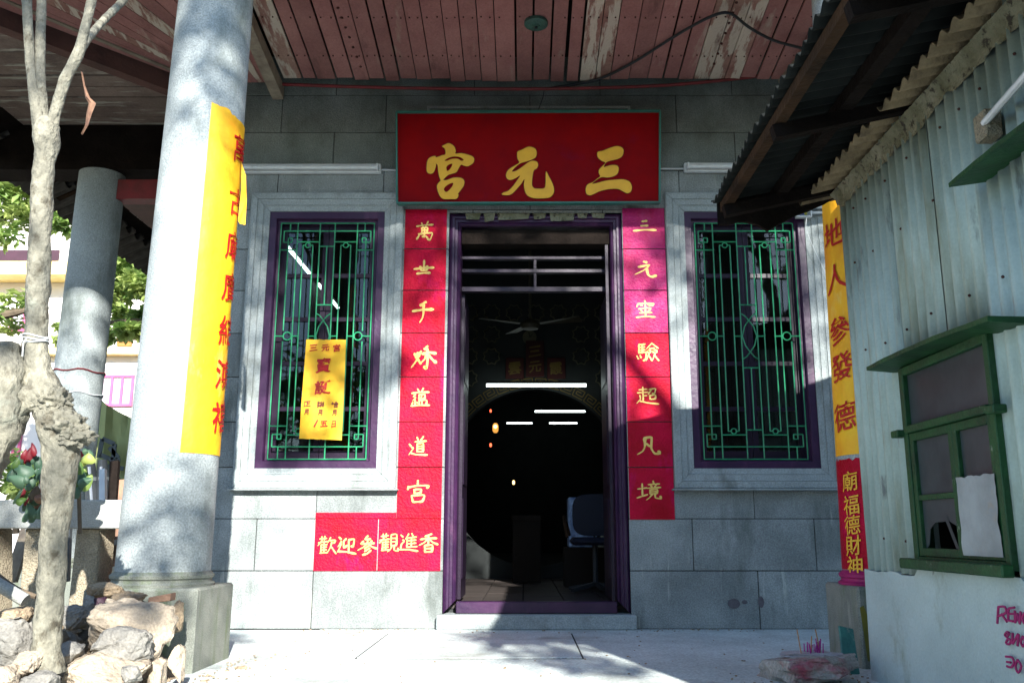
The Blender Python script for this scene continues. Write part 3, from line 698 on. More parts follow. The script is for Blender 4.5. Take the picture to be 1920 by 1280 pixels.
# tiled roof over the side and front: plain slab and a scalloped edge of tile ends
MB().hexa([(-4.75, 3.9, 4.02), (-2.6, 3.9, 5.06), (-2.6, 12.5, 5.06), (-4.75, 12.5, 4.02), (-4.75, 3.9, 4.10), (-2.6, 3.9, 5.14), (-2.6, 12.5, 5.14), (-4.75, 12.5, 4.10)]).build('roof_slope', 'dark_wood', T)
MB().hexa([(-4.9, 4.55, 4.28), (5.0, 4.55, 4.28), (5.0, 7.5, 5.8), (-4.9, 7.5, 5.8), (-4.9, 4.55, 4.36), (5.0, 4.55, 4.36), (5.0, 7.5, 5.88), (-4.9, 7.5, 5.88)]).build('roof_slope', 'dark_wood', T)
y = 5.0; k = 0
while y < 12.5:
    m_ = MB(); m_.tube([(-4.9, y, 3.93), (-4.55, y, 4.10)], [.055, .05], 10)
    m_.build('roof_tile', 'roof_tile', T)
    m_ = MB(); vs_ = []
    for q in range(7):
        t = math.pi * q / 6; vs_.append((-4.86, y + .115 - .075 * math.cos(t), 3.935 - .065 * math.sin(t)))
    m_.add(vs_ + [(v[0] + .3, v[1], v[2] + .14) for v in vs_], [tuple(range(7)), *[(i, i + 7, i + 8, i + 1) for i in range(6)]])
    m_.build('tile_trough', 'roof_tile', T)
    y += .23; k += 1
# the right-hand red hip beam
MB().bar((2.32, 6.58, 4.14), (2.9, 5.0, 4.33), .14, .16).build('hip_beam', 'red_rail', T)
MB().bar((2.05, 6.50, 4.17), (2.34, 5.0, 4.35), .02, .03).build('hip_batten', 'grey_beam', T)
# bowed red rail under the boards
p = [PY(520, 158, 6.53), PY(700, 164, 6.50), PY(900, 167, 6.48), PY(1080, 166, 6.48), PY(1250, 160, 6.5), PY(1380, 148, 6.52), PY(1470, 136, 6.55)]
MB().tube(p, .013, 6, sub=4).build('ceiling_rail', 'red_rail', T)
# columns
LEAN = .011
def column(cx, cy, rb, rt, z0, z1, m, plinth):
    r_ = random.Random(int(cx * 10)); H = z1 - z0
    prof = [(rb, z0 + .075)] + [(rb + (rt - rb) * t / 8, z0 + .075 + (H - .075) * t / 8) for t in range(1, 9)]
    cm = MB().lathe(prof, cx, cy, 56); cm.v = [(x + LEAN * (z - 2), y, z) for x, y, z in cm.v]; c = cm.build('column', m, T)
    MB().lathe([(rb + .025, z0), (rb + .028, z0 + .012), (rb + .012, z0 + .022), (rb + .010, z0 + .034), (rb + .020, z0 + .042), (rb + .022, z0 + .056), (rb + .010, z0 + .066), (rb - .002, z0 + .078)], cx - .018, cy, 56).build('column_base', plinth[2], c)
    x0, x1, y0, y1 = plinth[0]
    pm = MB().box(x0, x1, y0, y1, GZ - .06, z0)
    pl = pm.build('plinth', plinth[1], c, bevel=.012)
    return c
colL = column(-1.912, 4.89, .241, .214, .37, 4.1, 'column_granite', ((-2.21, -1.635, 4.60, 5.17), 'plinth_granite', 'plinth_granite'))
colR = column(2.00, 4.95, .241, .214, .37, 4.1, 'column_granite', ((1.715, 2.29, 4.72, 5.22), 'plinth_granite', 'magenta_paint'))
colB = column(-3.77, 7.4, .200, .190, .37, 3.745, 'column_granite', ((-4.05, -3.48, 7.1, 7.7), 'plinth_granite', 'plinth_granite'))
colR['label'] = 'right porch column half hidden behind the shed'
colB['label'] = 'rear column of the side veranda in shade'
MB().box(-4.6, XL, 6.9, 12.5, GZ, .30).build('veranda_floor', 'plinth_granite', T)
# cords round the rear column
for z, m_ in ((PY(160, 690, 7.16).z, 'red_rail'), (PY(160, 733, 7.16).z, 'white_plastic')):
    mb = MB(); mb.tube([(-3.77 + (.200) * math.cos(t * math.pi / 16), 7.4 + .200 * math.sin(t * math.pi / 16), z + .01 * math.sin(t)) for t in range(32)], .006, 5, closed=True)
    mb.build('tied_cord', m_, colB)

# ------------------------------------------------------------------ sign board
S = thing('temple_sign', 'wide red board with three gold characters 宮元三 hung over the doorway', 'sign', (.035, 6.5, 3.10))
def signp(px, py, off=0.0):
    # board plane leans forward at the top
    d = _d(px, py); n_ = Vector((0, -1, -.11)).normalized(); c = Vector((.035, 6.47, 3.107)) + n_ * off
    t = (c - Vector((0, 0, CH))).dot(n_) / d.dot(n_); return Vector((0, 0, CH)) + d * t
q = [signp(745, 382.5), signp(1236, 381), signp(1237, 210), signp(744, 212)]
bk = Vector((0, .035, .004))
MB().hexa([q[0], q[1], q[1] + bk, q[0] + bk, q[3], q[2], q[2] + bk, q[3] + bk]).build('board', 'sign_red', S)
fm = MB()
for i in range(4):
    a, b = q[i], q[(i + 1) % 4]; fm.bar(a + Vector((0, -.001, 0)), b + Vector((0, -.001, 0)), .013 if i % 2 else .05, .05 if i % 2 else .012, (0, 0, 1) if i % 2 == 0 else (0, 1, 0))
fm.build('frame', 'sign_green', S)
def oc(s_): return [tuple(float(a) for a in t.split(',')) for t in s_.split()]
gong = [oc("365,312 385,300 410,291 435,300 452,318 460,345 458,362 500,360 545,370 575,382 588,400 582,425 560,443 540,450 515,446 497,440 480,465 465,490 440,500 410,510 385,530 375,545 400,545 440,530 480,528 505,535 520,555 515,585 495,615 475,640 480,650 465,675 430,677 375,676 350,655 335,620 330,585 345,560 355,548 345,520 338,480 335,445 322,432 322,450 308,490 290,502 268,497 258,475 260,430 270,400 295,383 318,380 325,388 365,375 387,368 388,340 380,325"),
        oc("382,410 410,392 450,383 490,388 515,405 500,412 470,398 430,400 400,412"), oc("395,455 410,440 435,432 432,450 415,475 400,482 396,470"), oc("378,605 395,585 420,570 442,566 435,590 415,615 395,628 382,620")]
yuan = [oc("890,348 920,335 965,315 1005,325 1020,350 1015,385 985,405 940,420 910,428 880,450 855,475 850,487 880,480 920,455 960,425 990,412 1020,418 1030,440 1020,465 1000,480 990,530 988,580 1005,602 1040,605 1075,600 1082,560 1085,487 1105,520 1130,570 1140,610 1135,640 1110,665 1060,672 1000,670 960,655 940,625 932,580 935,540 910,575 880,610 850,640 820,650 780,646 790,632 820,622 850,595 880,555 905,515 870,535 835,545 812,530 810,500 830,470 870,445 900,425 888,400 885,370")]
san = [oc("1445,350 1480,342 1530,322 1575,311 1610,320 1622,345 1612,380 1580,400 1530,412 1500,425 1485,455 1500,452 1540,442 1575,445 1588,465 1580,500 1550,520 1510,528 1470,525 1430,548 1405,572 1440,565 1500,550 1560,543 1620,541 1660,555 1678,585 1675,620 1650,637 1620,625 1585,608 1530,607 1460,622 1420,640 1390,651 1365,640 1360,605 1375,575 1410,560 1440,535 1460,520 1450,495 1455,470 1480,445 1495,425 1470,412 1445,390 1440,370")]
for polys in (gong, yuan, san):
    pl = [[(x / 100, -y / 100) for x, y in smooth_poly(p_, 4)] for p_ in polys]
    V, F = curve_mesh(pl, .05)
    V2 = [signp(730 + .2708 * v.x * 100, 190 - .2708 * v.y * 100, .004 + (v.z + .05) * .09) for v in V]
    MB().add(V2, F).build('gold_character', 'gold_paint', S)
    # dark outline just behind
    cx = sum(v.x for v in V) / len(V); 
    pts = [signp(730 + .2708 * a * 100, 190 - .2708 * b * 100, .003) for a, b in pl[0]]
    MB().tube(pts, .0045, 5, closed=True).build('ink_outline', 'ink_outline', S)

# ------------------------------------------------------------------ painted red couplets
def wash(x0, x1, z0, z1, rows, parent, m, gaps_x=()):
    cuts = [z0] + [z for z in rows if z0 + .02 < z < z1 - .02] + [z1]
    xs = [x0] + list(gaps_x) + [x1]
    for a, b in zip(cuts[:-1], cuts[1:]):
        for c_, d_ in zip(xs[:-1], xs[1:]):
            mm = m(a) if callable(m) else m
            MB().box(c_ + (.003 if c_ != x0 else 0), d_ - (.003 if d_ != x1 else 0), WY - .007, WY - .0022, a + (.004 if a != z0 else 0), b - (.003 if b != z1 else 0)).build('painted_panel', mm, parent, bevel=.001)
G_ = 'red painted couplets beside the doorway'
C1 = thing('painted_couplet', 'red painted strip left of the doorway reading 萬世千秋蘊道宮, turning into a low panel', 'couplet', (-.77, WY, .36), G_)
wash(-.930, -.603, .745, 3.125, ROWS, C1, 'red_wash')
wash(-1.52, -.603, .372, .741, [], C1, 'red_wash', (-1.06,))
MB().box(-1.52, -.932, WY - .007, WY - .0022, .745, .785).build('painted_panel', 'red_wash', C1)
for ch, px, py, s_ in zip('萬世千秋蘊道宮', (796, 795, 793, 794, 788, 784, 783), (433, 505, 584, 669, 745, 836, 921), (41, 41, 43, 50, 38, 39, 45)):
    c = PY(px, py, WY - .009); k = c.y / 1660 * 1.0; h = abs(PY(px, py - s_ / 2, WY).z - PY(px, py + s_ / 2, WY).z)
    hs = {'世': .8, '宮': .95}.get(ch, .95)
    lm = MB(); put_brush(lm, ch, c.x, c.z, s_ * .0040, h * hs, WY - .0085, 9.5); lm.build('gold_character', 'pale_gold', C1)
for ch, px, py in zip('歡迎參觀進香', (613, 650, 689, 729, 766, 803), (1022, 1021, 1022, 1017, 1016, 1017)):
    c = PY(px, py, WY - .009); lm = MB(); put_brush(lm, ch, c.x, c.z, .140, .135, WY - .0085, 9); lm.build('gold_character', 'pale_gold', C1)
C2 = thing('painted_couplet', 'red and pink painted strip right of the doorway reading 三元靈驗超凡境', 'couplet', (.94, WY, .73), G_)
wash(.775, 1.105, .735, 3.135, ROWS, C2, lambda z: 'pink_wash' if z > 1.9 else 'red_wash')
for ch, px, py, s_ in zip('三元靈驗超凡境', (1209, 1210, 1210, 1213, 1214, 1216, 1217), (424, 504, 580, 660, 742, 836, 920), (44, 42, 40, 44, 42, 42, 44)):
    c = PY(px, py, WY - .009); h = abs(PY(px, py - s_ / 2, WY).z - PY(px, py + s_ / 2, WY).z)
    lm = MB(); put_brush(lm, ch, c.x, c.z, s_ * .0040, h * (.66 if ch == '三' else .85), WY - .0085, 9.5); lm.build('gold_character', 'pale_gold', C2)

# ------------------------------------------------------------------ yellow banners glued round the columns
def banner(name, label, cx, cy, rb, rt, z0, z1, a0, a1, text, zs, ac, size, m, ink, parent_thing=None, ragged=0, group=None, part=False):
    B = parent_thing or thing(name, label, 'banner', (cx, cy, z0), group)
    def pt(a, z, off=.004):
        rr = rb + (rt - rb) * (z - .37) / 3.73 + off; return (cx + LEAN * (z - 2) + rr * math.cos(a), cy + rr * math.sin(a), z)
    na, nz_ = 22, 60; V = []; F = []; r_ = random.Random(9)
    for j in range(nz_ + 1):
        z = z0 + (z1 - z0) * j / nz_
        sl = .0 if j < nz_ else 0
        for i in range(na + 1):
            t = i / na; a = a0 + (a1 - a0) * t; of = .003 + .004 * abs(noise.noise(Vector((a * 3, z * 2.5, 0)))) 
            zz = z
            if j == nz_: zz += .02 * noise.noise(Vector((a * 9, 3, 0))) - (.16 * max(0, t - .25) if ragged == 1 else 0)
            if ragged == 2 and i <= 1: a += .25 * abs(noise.noise(Vector((z * 7, 1, 0)))) + .10 * abs(noise.noise(Vector((z * 31, 1, 0)))) * (1 - i)
            V.append(pt(a, zz, of))
    for j in range(nz_):
        for i in range(na): F.append((j * (na + 1) + i, j * (na + 1) + i + 1, (j + 1) * (na + 1) + i + 1, (j + 1) * (na + 1) + i))
    MB().add(V, F, True).build('paper', m, B)
    for ch, z in zip(text, zs):
        lm_ = MB()
        gv, gf = glyph(ch, .008); rr = rb + (rt - rb) * (z - .37) / 3.73
        # subdivide not needed: glyph faces are small against the curve
        lm_.add([pt(ac + gx * size / rr, z + gy * size * .95, .0105) for gx, gy in gv], gf)
        lm_.build('brush_character', ink, B)
    return B
zs = [PY(440, y_, 4.78).z for y_ in (268, 368, 452, 530, 612, 695, 778)]
b1 = banner('column_banner', 'long yellow paper strip with red characters glued round the sunlit left column', -1.912, 4.89, .241, .214, PY(400, 848, 4.7).z, PY(425, 195, 4.7).z,
       R(-62), R(28), '萬古廟廣結鴻禧', zs, R(-1), .18, 'yellow_paper', 'red_ink', ragged=1)
fl = MB(); c0 = Vector((-1.90 + .232 * math.cos(R(2)), 4.89 + .232 * math.sin(R(2)), 0))
fv = [(c0.x, c0.y, 2.78), (c0.x + .008, c0.y, 2.62), (c0.x + .004, c0.y, 2.42), (c0.x + .015, c0.y - .005, 2.40), (c0.x + .05, c0.y - .01, 2.39), (c0.x + .045, c0.y, 2.55), (c0.x + .03, c0.y, 2.70)]
fl.add(fv, [(0, 1, 6), (1, 5, 6), (1, 2, 5), (2, 3, 5), (3, 4, 5)]); fl.build('torn_flap', 'yellow_paper', b1)
zs = [PY(1585, y_, 4.75).z for y_ in (425, 510, 610, 680, 775)]
banner('column_banner', 'torn orange-yellow paper strip with red characters on the right column behind the shed', 2.0, 4.95, .241, .214, PY(1600, 850, 4.78).z, 2.60,
       R(-204), R(-85), '地人參發德', zs, R(-160), .17, 'yellow_paper', 'red_ink', ragged=2)
zs = [PY(1600, y_, 4.75).z for y_ in (900, 945, 983, 1022, 1062)]
banner('column_banner', 'red paper strip with yellow characters low on the right column above its plinth', 2.0, 4.95, .241, .214, .45, PY(1600, 858, 4.78).z,
       R(-204), R(-85), '廟福德財神', zs, R(-156), .11, 'red_wash', 'gold_paint', ragged=0)

# yellow notice hanging on the left grille
N_ = thing('paper_notice', 'yellow notice with red characters tied to the left window grille', 'notice', tuple(PY(605, 824, 6.58)))
qn = [PY(561, 822, 6.575), PY(641, 825, 6.575), PY(649, 637, 6.585), PY(574, 636, 6.585)]
def np_(u, v, off=0):
    a = qn[0].lerp(qn[1], u); b = qn[3].lerp(qn[2], u); p_ = a.lerp(b, v)
    p_.y -= off + .006 * math.sin(v * 5 + u * 2) + .004 * math.sin(u * 9); return p_
V = []; F = []
for j in range(25):
    for i in range(13):
        V.append(np_(i / 12, j / 24 + (.006 * noise.noise(Vector((i * .9, 0, 0))) if j in (0, 24) else 0)))
for j in range(24):
    for i in range(12): F.append((j * 13 + i, j * 13 + i + 1, (j + 1) * 13 + i + 1, (j + 1) * 13 + i))
MB().add(V, F, True).build('paper', 'yellow_sheet', N_)
INK = ['red_ink']
def npt(ch, u, v, su, sv):
    gv, gf = glyph(ch); MB().add([np_(u + gx * su, v + gy * sv, .007) for gx, gy in gv], gf).build('brush_character', INK[0], N_)
for ch, u in zip('三元宮', (.20, .49, .78)): npt(ch, u, .915, .20, .075)
npt('寶', .47, .74, .36, .15); npt('誕', .49, .515, .38, .14)
npt('五', .57, .155, .18, .065); npt('日', .80, .155, .13, .065)
MB().add([np_(.32, .12, .007), np_(.36, .12, .007), np_(.43, .19, .007), np_(.40, .19, .007)], [(0, 1, 2, 3)]).build('brush_character', 'red_ink', N_)
INK[0] = 'dark_ink'
for ch, u in zip('正柒拾', (.14, .46, .80)): npt(ch, u, .345, .18, .060)
for u in (.14, .46, .80): npt('月', u, .265, .12, .055)

# ------------------------------------------------------------------ lamps and cables on the wall
def tube_fitting(x0, x1, z, label):
    F_ = thing('fluorescent_fitting', label, 'lamp fitting', ((x0 + x1) / 2, WY, z), 'unlit fluorescent fittings on the temple wall')
    MB().box(x0, x1, WY - .045, WY, z - .035, z + .040).build('housing', 'white_plastic', F_, bevel=.006)
    mb = MB(); mb.tube([(x0 + .03, WY - .072, z - .004), (x1 - .03, WY - .072, z - .004)], .017, 12); mb.build('tube', 'white_plastic', F_)
    for xx in (x0 + .015, x1 - .03): MB().box(xx, xx + .018, WY - .095, WY - .045, z - .028, z + .022).build('socket', 'white_plastic', F_, bevel=.003)
    return F_
zf = PY(600, 316, WY - .04).z
tube_fitting(-2.32, PY(714, 316, WY - .04).x, zf, 'white fluorescent fitting between the left column and the red sign')
zf2 = PY(1300, 314, WY - .04).z
tube_fitting(PY(1283, 314, WY - .04).x, 2.42, zf2, 'white fluorescent fitting right of the red sign, partly behind the tin roof edge')
mb = MB(); mb.tube([(PY(714, 317, WY).x, WY - .012, zf), (-.985, WY - .012, zf - .003)], .007, 6)
tag(mb.build('conduit', 'white_plastic'), 'short thin white conduit from the left lamp fitting to the sign', 'conduit')
mb = MB(); mb.tube([(1.06, WY - .012, zf2), (PY(1283, 314, WY).x, WY - .012, zf2)], .007, 6)
tag(mb.build('conduit', 'white_plastic'), 'short thin white conduit from the sign to the right lamp fitting', 'conduit')
J = thing('junction_box', 'open white junction box with loose blue and yellow wires above the right window', 'junction box', tuple(PY(1506, 395, WY - .06)))
c = PY(1506, 395, WY - .075); hw = .058
mb = MB(); mb.box(c.x - hw, c.x + hw, WY - .052, WY - .046, c.z - hw, c.z + hw)
for (a, b, d_, e) in ((-hw, -hw + .008, -hw, hw), (hw - .008, hw, -hw, hw), (-hw + .008, hw - .008, -hw, -hw + .008), (-hw + .008, hw - .008, hw - .008, hw)):
    mb.box(c.x + a, c.x + b, WY - .10, WY - .0465, c.z + d_, c.z + e)
mb.build('case', 'white_plastic', J)
r = random.Random(4)
for k in range(6):
    pts = [(c.x + r.uniform(-.04, .04), WY - .06 - .02 * r.random(), c.z + r.uniform(-.04, .04)) for _ in range(5)]
    MB().tube(pts, .0035, 5, sub=4).build('wire', ('wire_blue', 'wire_yellow', 'black_cable', 'white_plastic')[k % 4], J)
for py in (389, 399):
    p = PY(1506, py, WY - .07)
    tag(MB().tube([(c.x + hw, WY - .075, p.z), (2.45, WY - .075, p.z)], .011, 8).build('conduit', 'white_plastic'), ('upper' if py == 389 else 'lower') + ' of two white pipes leaving the junction box to the right', 'conduit')
mb = MB(); mb.tube([(c.x + .02, WY - .09, c.z - .05), PY(1512, 430, 6.52), PY(1528, 470, 6.52), PY(1552, 520, 6.53), PY(1562, 545, 6.54)], .0022, 5, sub=4)
tag(mb.build('loose_wire', 'white_plastic'), 'thin pale wire dangling below the junction box', 'wire')
def onceil(px, py, dz=.02):
    d = _d(px, py); t = (4.19 - dz + .119 * WY - CH) / (d.z + .119 * d.y); return Vector((d.x * t, d.y * t, CH + d.z * t))
mb = MB(); mb.tube([onceil(1020, 168), onceil(1080, 158), onceil(1130, 146), onceil(1190, 116, .03), onceil(1250, 78, .04), onceil(1300, 48, .06), onceil(1345, 27, .07), onceil(1372, 27, .07), onceil(1405, 52, .07), onceil(1450, 76, .1), onceil(1500, 90, .1), onceil(1560, 105, .1)], .011, 7, sub=4)
tag(mb.build('black_cable', 'black_cable'), 'thick black cable sagging across the pink boarded ceiling', 'cable')
mb = MB(); mb.tube([PY(1020, 168, 6.52), PY(1018, 182, 6.55), PY(1010, 205, 6.45)], .004, 5, sub=3)
tag(mb.build('thin_cable', 'black_cable'), 'thin black wire dropping behind the top of the sign', 'cable')
p = onceil(1005, 44, .0)
L_ = thing('ceiling_fitting', 'round green metal ceiling rose on the pink boards', 'ceiling rose', (p.x, p.y, p.z))
MB().lathe([(.086, p.z + .01), (.086, p.z - .012), (.075, p.z - .020), (.03, p.z - .022), (.026, p.z - .03), (.012, p.z - .03)], p.x, p.y, 32).build('plate', 'verdigris', L_)
MB().lathe([(.012, p.z - .0305), (.011, p.z - .040), (.003, p.z - .042)], p.x, p.y, 14).build('screw', 'black_cable', L_)

# ------------------------------------------------------------------ things inside the hall
def lamp(x0, x1, y, z, label, along_y=False, g='lit fluorescent tubes inside the hall'):
    A = thing('lit_tube_lamp', label, 'lamp', ((x0 + x1) / 2, y, z), g)
    a, b = ((x0, y, z), (x1, y, z)) if not along_y else ((x0, y, z), (x0, y + (x1 - x0), z))
    MB().tube([a, b], .019, 12).build('tube', 'tube_light', A)
    o = Vector((0, 0, .035)); MB().bar(Vector(a) + o, Vector(b) + o, .06, .02).build('housing', 'dark_wood', A)
a = PY(912, 722, 10.2); b = PY(1099, 722, 10.2); lamp(a.x, b.x, 10.2, a.z, 'longest lit tube, right in front of the round gateway arch')
a = PY(1003, 771, 18); b = PY(1097, 771, 18); lamp(a.x, b.x, 18, a.z, 'middle lit tube seen through the gateway below the arch')
a = PY(950, 793, 22); b = PY(998, 793, 22); lamp(a.x, b.x, 22, a.z, 'far lit tube on the left at the back of the hall')
a = PY(1030, 793, 22); b = PY(1082, 793, 22); lamp(a.x, b.x, 22, a.z, 'far lit tube on the right at the back of the hall')
lamp(-2.38, -2.38 + 1.0, 8.5, 3.45, 'lit tube seen through the upper left window, nearer one', True)
lamp(-2.38, -2.38 + 1.1, 9.9, 3.45, 'lit tube seen through the left window, farther one', True)
for (px, py, Y, rr, m_, lab) in ((929, 802, 14, .045, 'lantern_paper', 'glowing orange lantern hanging in the dark hall'), (920, 770, 14, .014, 'red_glow', 'small red lamp above the orange lantern'),
                                 (920, 834, 13, .016, 'red_glow', 'small red lamp below the orange lantern'), (963, 904, 15, .02, 'warm_light', 'small altar candle lamp low in the dark hall')):
    c = PY(px, py, Y); A = thing('hall_lantern', lab, 'lantern', tuple(c))
    MB().lathe([(rr * .5, c.z - rr * 1.7), (rr, c.z - rr), (rr * 1.05, c.z), (rr, c.z + rr), (rr * .5, c.z + rr * 1.7)], c.x, c.y, 16).build('shade', m_, A)
    MB().tube([(c.x, c.y, c.z + rr * 1.7), (c.x, c.y, c.z + rr * 4)], rr * .12, 5).build('hook', 'dark_wood', A)
c = PY(929, 800, 13.98); A = MB().blob((c.x, 13.93, c.z), .03, 1, 0, 2).build('bulb', 'warm_light'); tag(A, 'bright bulb in front of the orange lantern', 'bulb')
FN = thing('ceiling_fan', 'three-bladed ceiling fan in the dark hall above the gateway', 'fan', tuple(PY(993, 608, 8.6)))
c = PY(994, 608, 8.6)
MB().lathe([(.01, c.z - .05), (.08, c.z - .045), (.10, c.z - .01), (.08, c.z + .02), (.03, c.z + .05), (.015, c.z + .06), (.015, 4.6)], c.x, c.y, 24).build('motor', 'fan_metal', FN)
for ang in (R(200), R(-18), R(112)):
    d = Vector((math.cos(ang), math.sin(ang), 0)); s_ = d.cross(Vector((0, 0, 1))); q0 = c + d * .1; q1 = c + d * .52
    mb = MB(); mb.hexa([q0 - s_ * .04, q1 - s_ * .07, q1 + s_ * .07 + Vector((0, 0, .03)), q0 + s_ * .04, q0 - s_ * .04 + Vector((0, 0, .006)), q1 - s_ * .07 + Vector((0, 0, .006)), q1 + s_ * .07 + Vector((0, 0, .036)), q0 + s_ * .04 + Vector((0, 0, .006))])
    mb.build('blade', 'fan_metal', FN)
c = PY(993, 632, AY - .03); CL = thing('wall_clock', 'small round clock on the dark wall under the fan', 'clock', tuple(c))
mb = MB(); mb.tube([(c.x, c.y, c.z), (c.x, c.y + .025, c.z)], .085, 24); mb.build('dial', 'dim_pattern', CL)
MB().bar((c.x, c.y - .004, c.z), (c.x + .03, c.y - .004, c.z + .03), .006, .003, (0, 1, 0)).bar((c.x, c.y - .004, c.z), (c.x - .01, c.y - .004, c.z + .06), .006, .003, (0, 1, 0)).build('hands', 'void_black', CL)
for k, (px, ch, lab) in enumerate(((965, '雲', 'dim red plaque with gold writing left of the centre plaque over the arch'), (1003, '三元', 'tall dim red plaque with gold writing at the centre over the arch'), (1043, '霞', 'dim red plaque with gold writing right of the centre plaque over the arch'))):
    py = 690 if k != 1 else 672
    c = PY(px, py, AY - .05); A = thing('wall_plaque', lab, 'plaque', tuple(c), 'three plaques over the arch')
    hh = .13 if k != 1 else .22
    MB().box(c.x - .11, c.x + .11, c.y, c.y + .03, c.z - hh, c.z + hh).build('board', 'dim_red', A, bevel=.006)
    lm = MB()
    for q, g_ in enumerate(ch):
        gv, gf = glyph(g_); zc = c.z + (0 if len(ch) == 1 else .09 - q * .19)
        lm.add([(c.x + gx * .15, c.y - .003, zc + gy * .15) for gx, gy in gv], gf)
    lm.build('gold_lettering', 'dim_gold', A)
# table with red container, office chair, blue plastic crate, carton
TB = thing('side_table', 'dark wooden side table with meander apron just inside the door', 'table', (-.85, 8.6, .12))
MB().box(-1.3, -.62, 8.2, 8.8, .60, .635).build('tabletop', 'dark_wood', TB)
for xx in (-1.28, -.66):
    for yy in (8.22, 8.75): MB().box(xx, xx + .04, yy, yy + .04, .122, .60).build('leg', 'dark_wood', TB)
mb = MB()
for k in range(5):
    x0 = -1.2 + .11 * k; pts = [(x0, 8.195, .2), (x0 + .09, 8.195, .2), (x0 + .09, 8.195, .27), (x0 + .02, 8.195, .27), (x0 + .02, 8.195, .225), (x0 + .065, 8.195, .225)]
    for a, b in zip(pts[:-1], pts[1:]): mb.bar(a, b, .008, .008, (0, 1, 0))
mb.box(-1.24, -.62, 8.2, 8.21, .15, .18); mb.build('meander_apron', 'dim_gold', TB)
A = thing('red_container', 'red plastic container with a white label on the side table', 'container', (-.68, 8.4, .636))
MB().lathe([(.075, .636), (.085, .80), (.08, .93), (.05, .945)], -.68, 8.4, 24).build('body', 'container_red', A)
MB().lathe([(.0835, .735), (.0875, .80)], -.68, 8.4, 24).build('label_band', 'white_plastic', A)
CHR = thing('office_chair', 'dark blue office chair with a rounded back seen inside the doorway on the right', 'chair', (.62, 8.2, .12))
mb = MB(); V = []
for k in range(24):
    t = 2 * math.pi * k / 24; cx_ = math.copysign(abs(math.cos(t)) ** .55, math.cos(t)); sz = math.copysign(abs(math.sin(t)) ** .55, math.sin(t)); V.append((.66 + .21 * cx_, sz * .19 + .80))
mb.add([(x, 8.32, z) for x, z in V] + [(x, 8.38, z) for x, z in V], [tuple(range(24)), tuple(reversed(range(24, 48))), *[(k, 24 + k, 24 + (k + 1) % 24, (k + 1) % 24) for k in range(24)]])
mb.build('backrest', 'chair_blue', CHR)
MB().box(.42, .86, 7.95, 8.35, .53, .60).build('seat', 'chair_blue', CHR, bevel=.03)
MB().tube([(.42, 8.3, .62), (.36, 8.1, .78), (.38, 7.95, .60)], .015, 8, sub=4).build('armrest', 'rust_wood', CHR)
MB().tube([(.64, 8.15, .53), (.64, 8.15, .20)], .025, 8).build('post', 'black_cable', CHR)
for k in range(5):
    t = 2 * math.pi * k / 5; MB().bar((.64, 8.15, .20), (.64 + .27 * math.cos(t), 8.15 + .27 * math.sin(t), .15), .04, .03).build('leg', 'black_cable', CHR)
MB().box(.645, .66, 8.38, 8.40, .55, .80).build('back_bracket', 'black_cable', CHR)
mb = MB(); mb.box(.44, .72, 8.9, 9.2, .50, .98)
A = thing('plastic_crate', 'pale blue ribbed plastic crate on edge behind the office chair', 'crate', (.6, 9.0, .56)); mb.build('body', 'crate_blue', A, bevel=.01)
for k in range(5): MB().box(.455 + k * .056, .465 + k * .056, 8.885, 8.9, .54, .95).build('rib', 'crate_blue', A)
MB().box(.40, .82, 8.85, 9.25, .122, .495).build('box_below', 'box_brown', A)
mb = MB(); mb.box(-.12, .18, 9.7, 10.1, .122, .80); mb.box(-.13, .19, 9.69, 10.11, .76, .82)
tag(mb.build('carton', 'box_brown', bevel=.008), 'brown carton standing in the middle of the dark hall', 'carton')

# ------------------------------------------------------------------ corrugated shed on the right
SX, SY1, SY0 = 1.68, 4.41, 0.95
SH = thing('tin_shed', 'pale corrugated tin shed with dark overhanging roof beside the temple', 'shed', (2.9, 2.7, GZ))
WINY, WINZ = (3.04, 3.79), (.52, 1.338)
def corr(y0, y1, z0, z1, x, amp=.0135, per=.078, tilt=0, ph=0):
    n_ = int((y1 - y0) / per * 8); V = []; 
    for i in range(n_ + 1):
        y = y0 + (y1 - y0) * i / n_; xx = x - amp * math.cos(2 * math.pi * y / per + ph)
        V += [(xx, y, z0), (xx + tilt, y, z1)]
    m_ = MB(); m_.add(V, [(2 * i, 2 * i + 2, 2 * i + 3, 2 * i + 1) for i in range(n_)], True)
    return m_
def corr_panel(y0, y1, x):
    m_ = MB()
    segs = [(y0, y1)]
    for (a, b, za, zb) in [(y0, y1, .47, 2.46)]:
        # cut round the window
        w0, w1 = max(a, WINY[0]), min(b, WINY[1])
        if w0 < w1:
            parts = [(a, w0, za, zb), (w1, b, za, zb), (w0, w1, WINZ[1], zb)]
        else: parts = [(a, b, za, zb)]
        for q in parts:
            if q[1] - q[0] > .005: c_ = corr(*q, x); m_.add(c_.v, c_.f, True)
    return m_
b_ = [.95, 1.3, 1.7, 2.35, 2.75, 3.355, 4.17, 4.41]
MB().box(SX + .004, SX + .009, SY0, SY1 - .06, WINZ[1] + .01, 2.5).box(SX + .004, SX + .009, SY0, WINY[0] - .01, .1, WINZ[1] + .01).box(SX + .004, SX + .009, WINY[1] + .01, SY1 - .06, .1, WINZ[1] + .01).build('seam_shade_sheet', 'void_black', SH)  # black sheet behind the seam gaps, standing in for shadow lines at overlaps
for k in range(len(b_) - 1):
    o = corr_panel(b_[k] + .0045, b_[k + 1], SX - .016 - .004 * (k % 2)).build('wall_sheet', 'corrugated', SH, auto=False)
    md = o.modifiers.new('thick', 'SOLIDIFY'); md.thickness = .0015
MB().box(SX + .01, 4.6, SY1 - .05, SY1, .0, 2.5).build('end_wall', 'shed_render', SH)
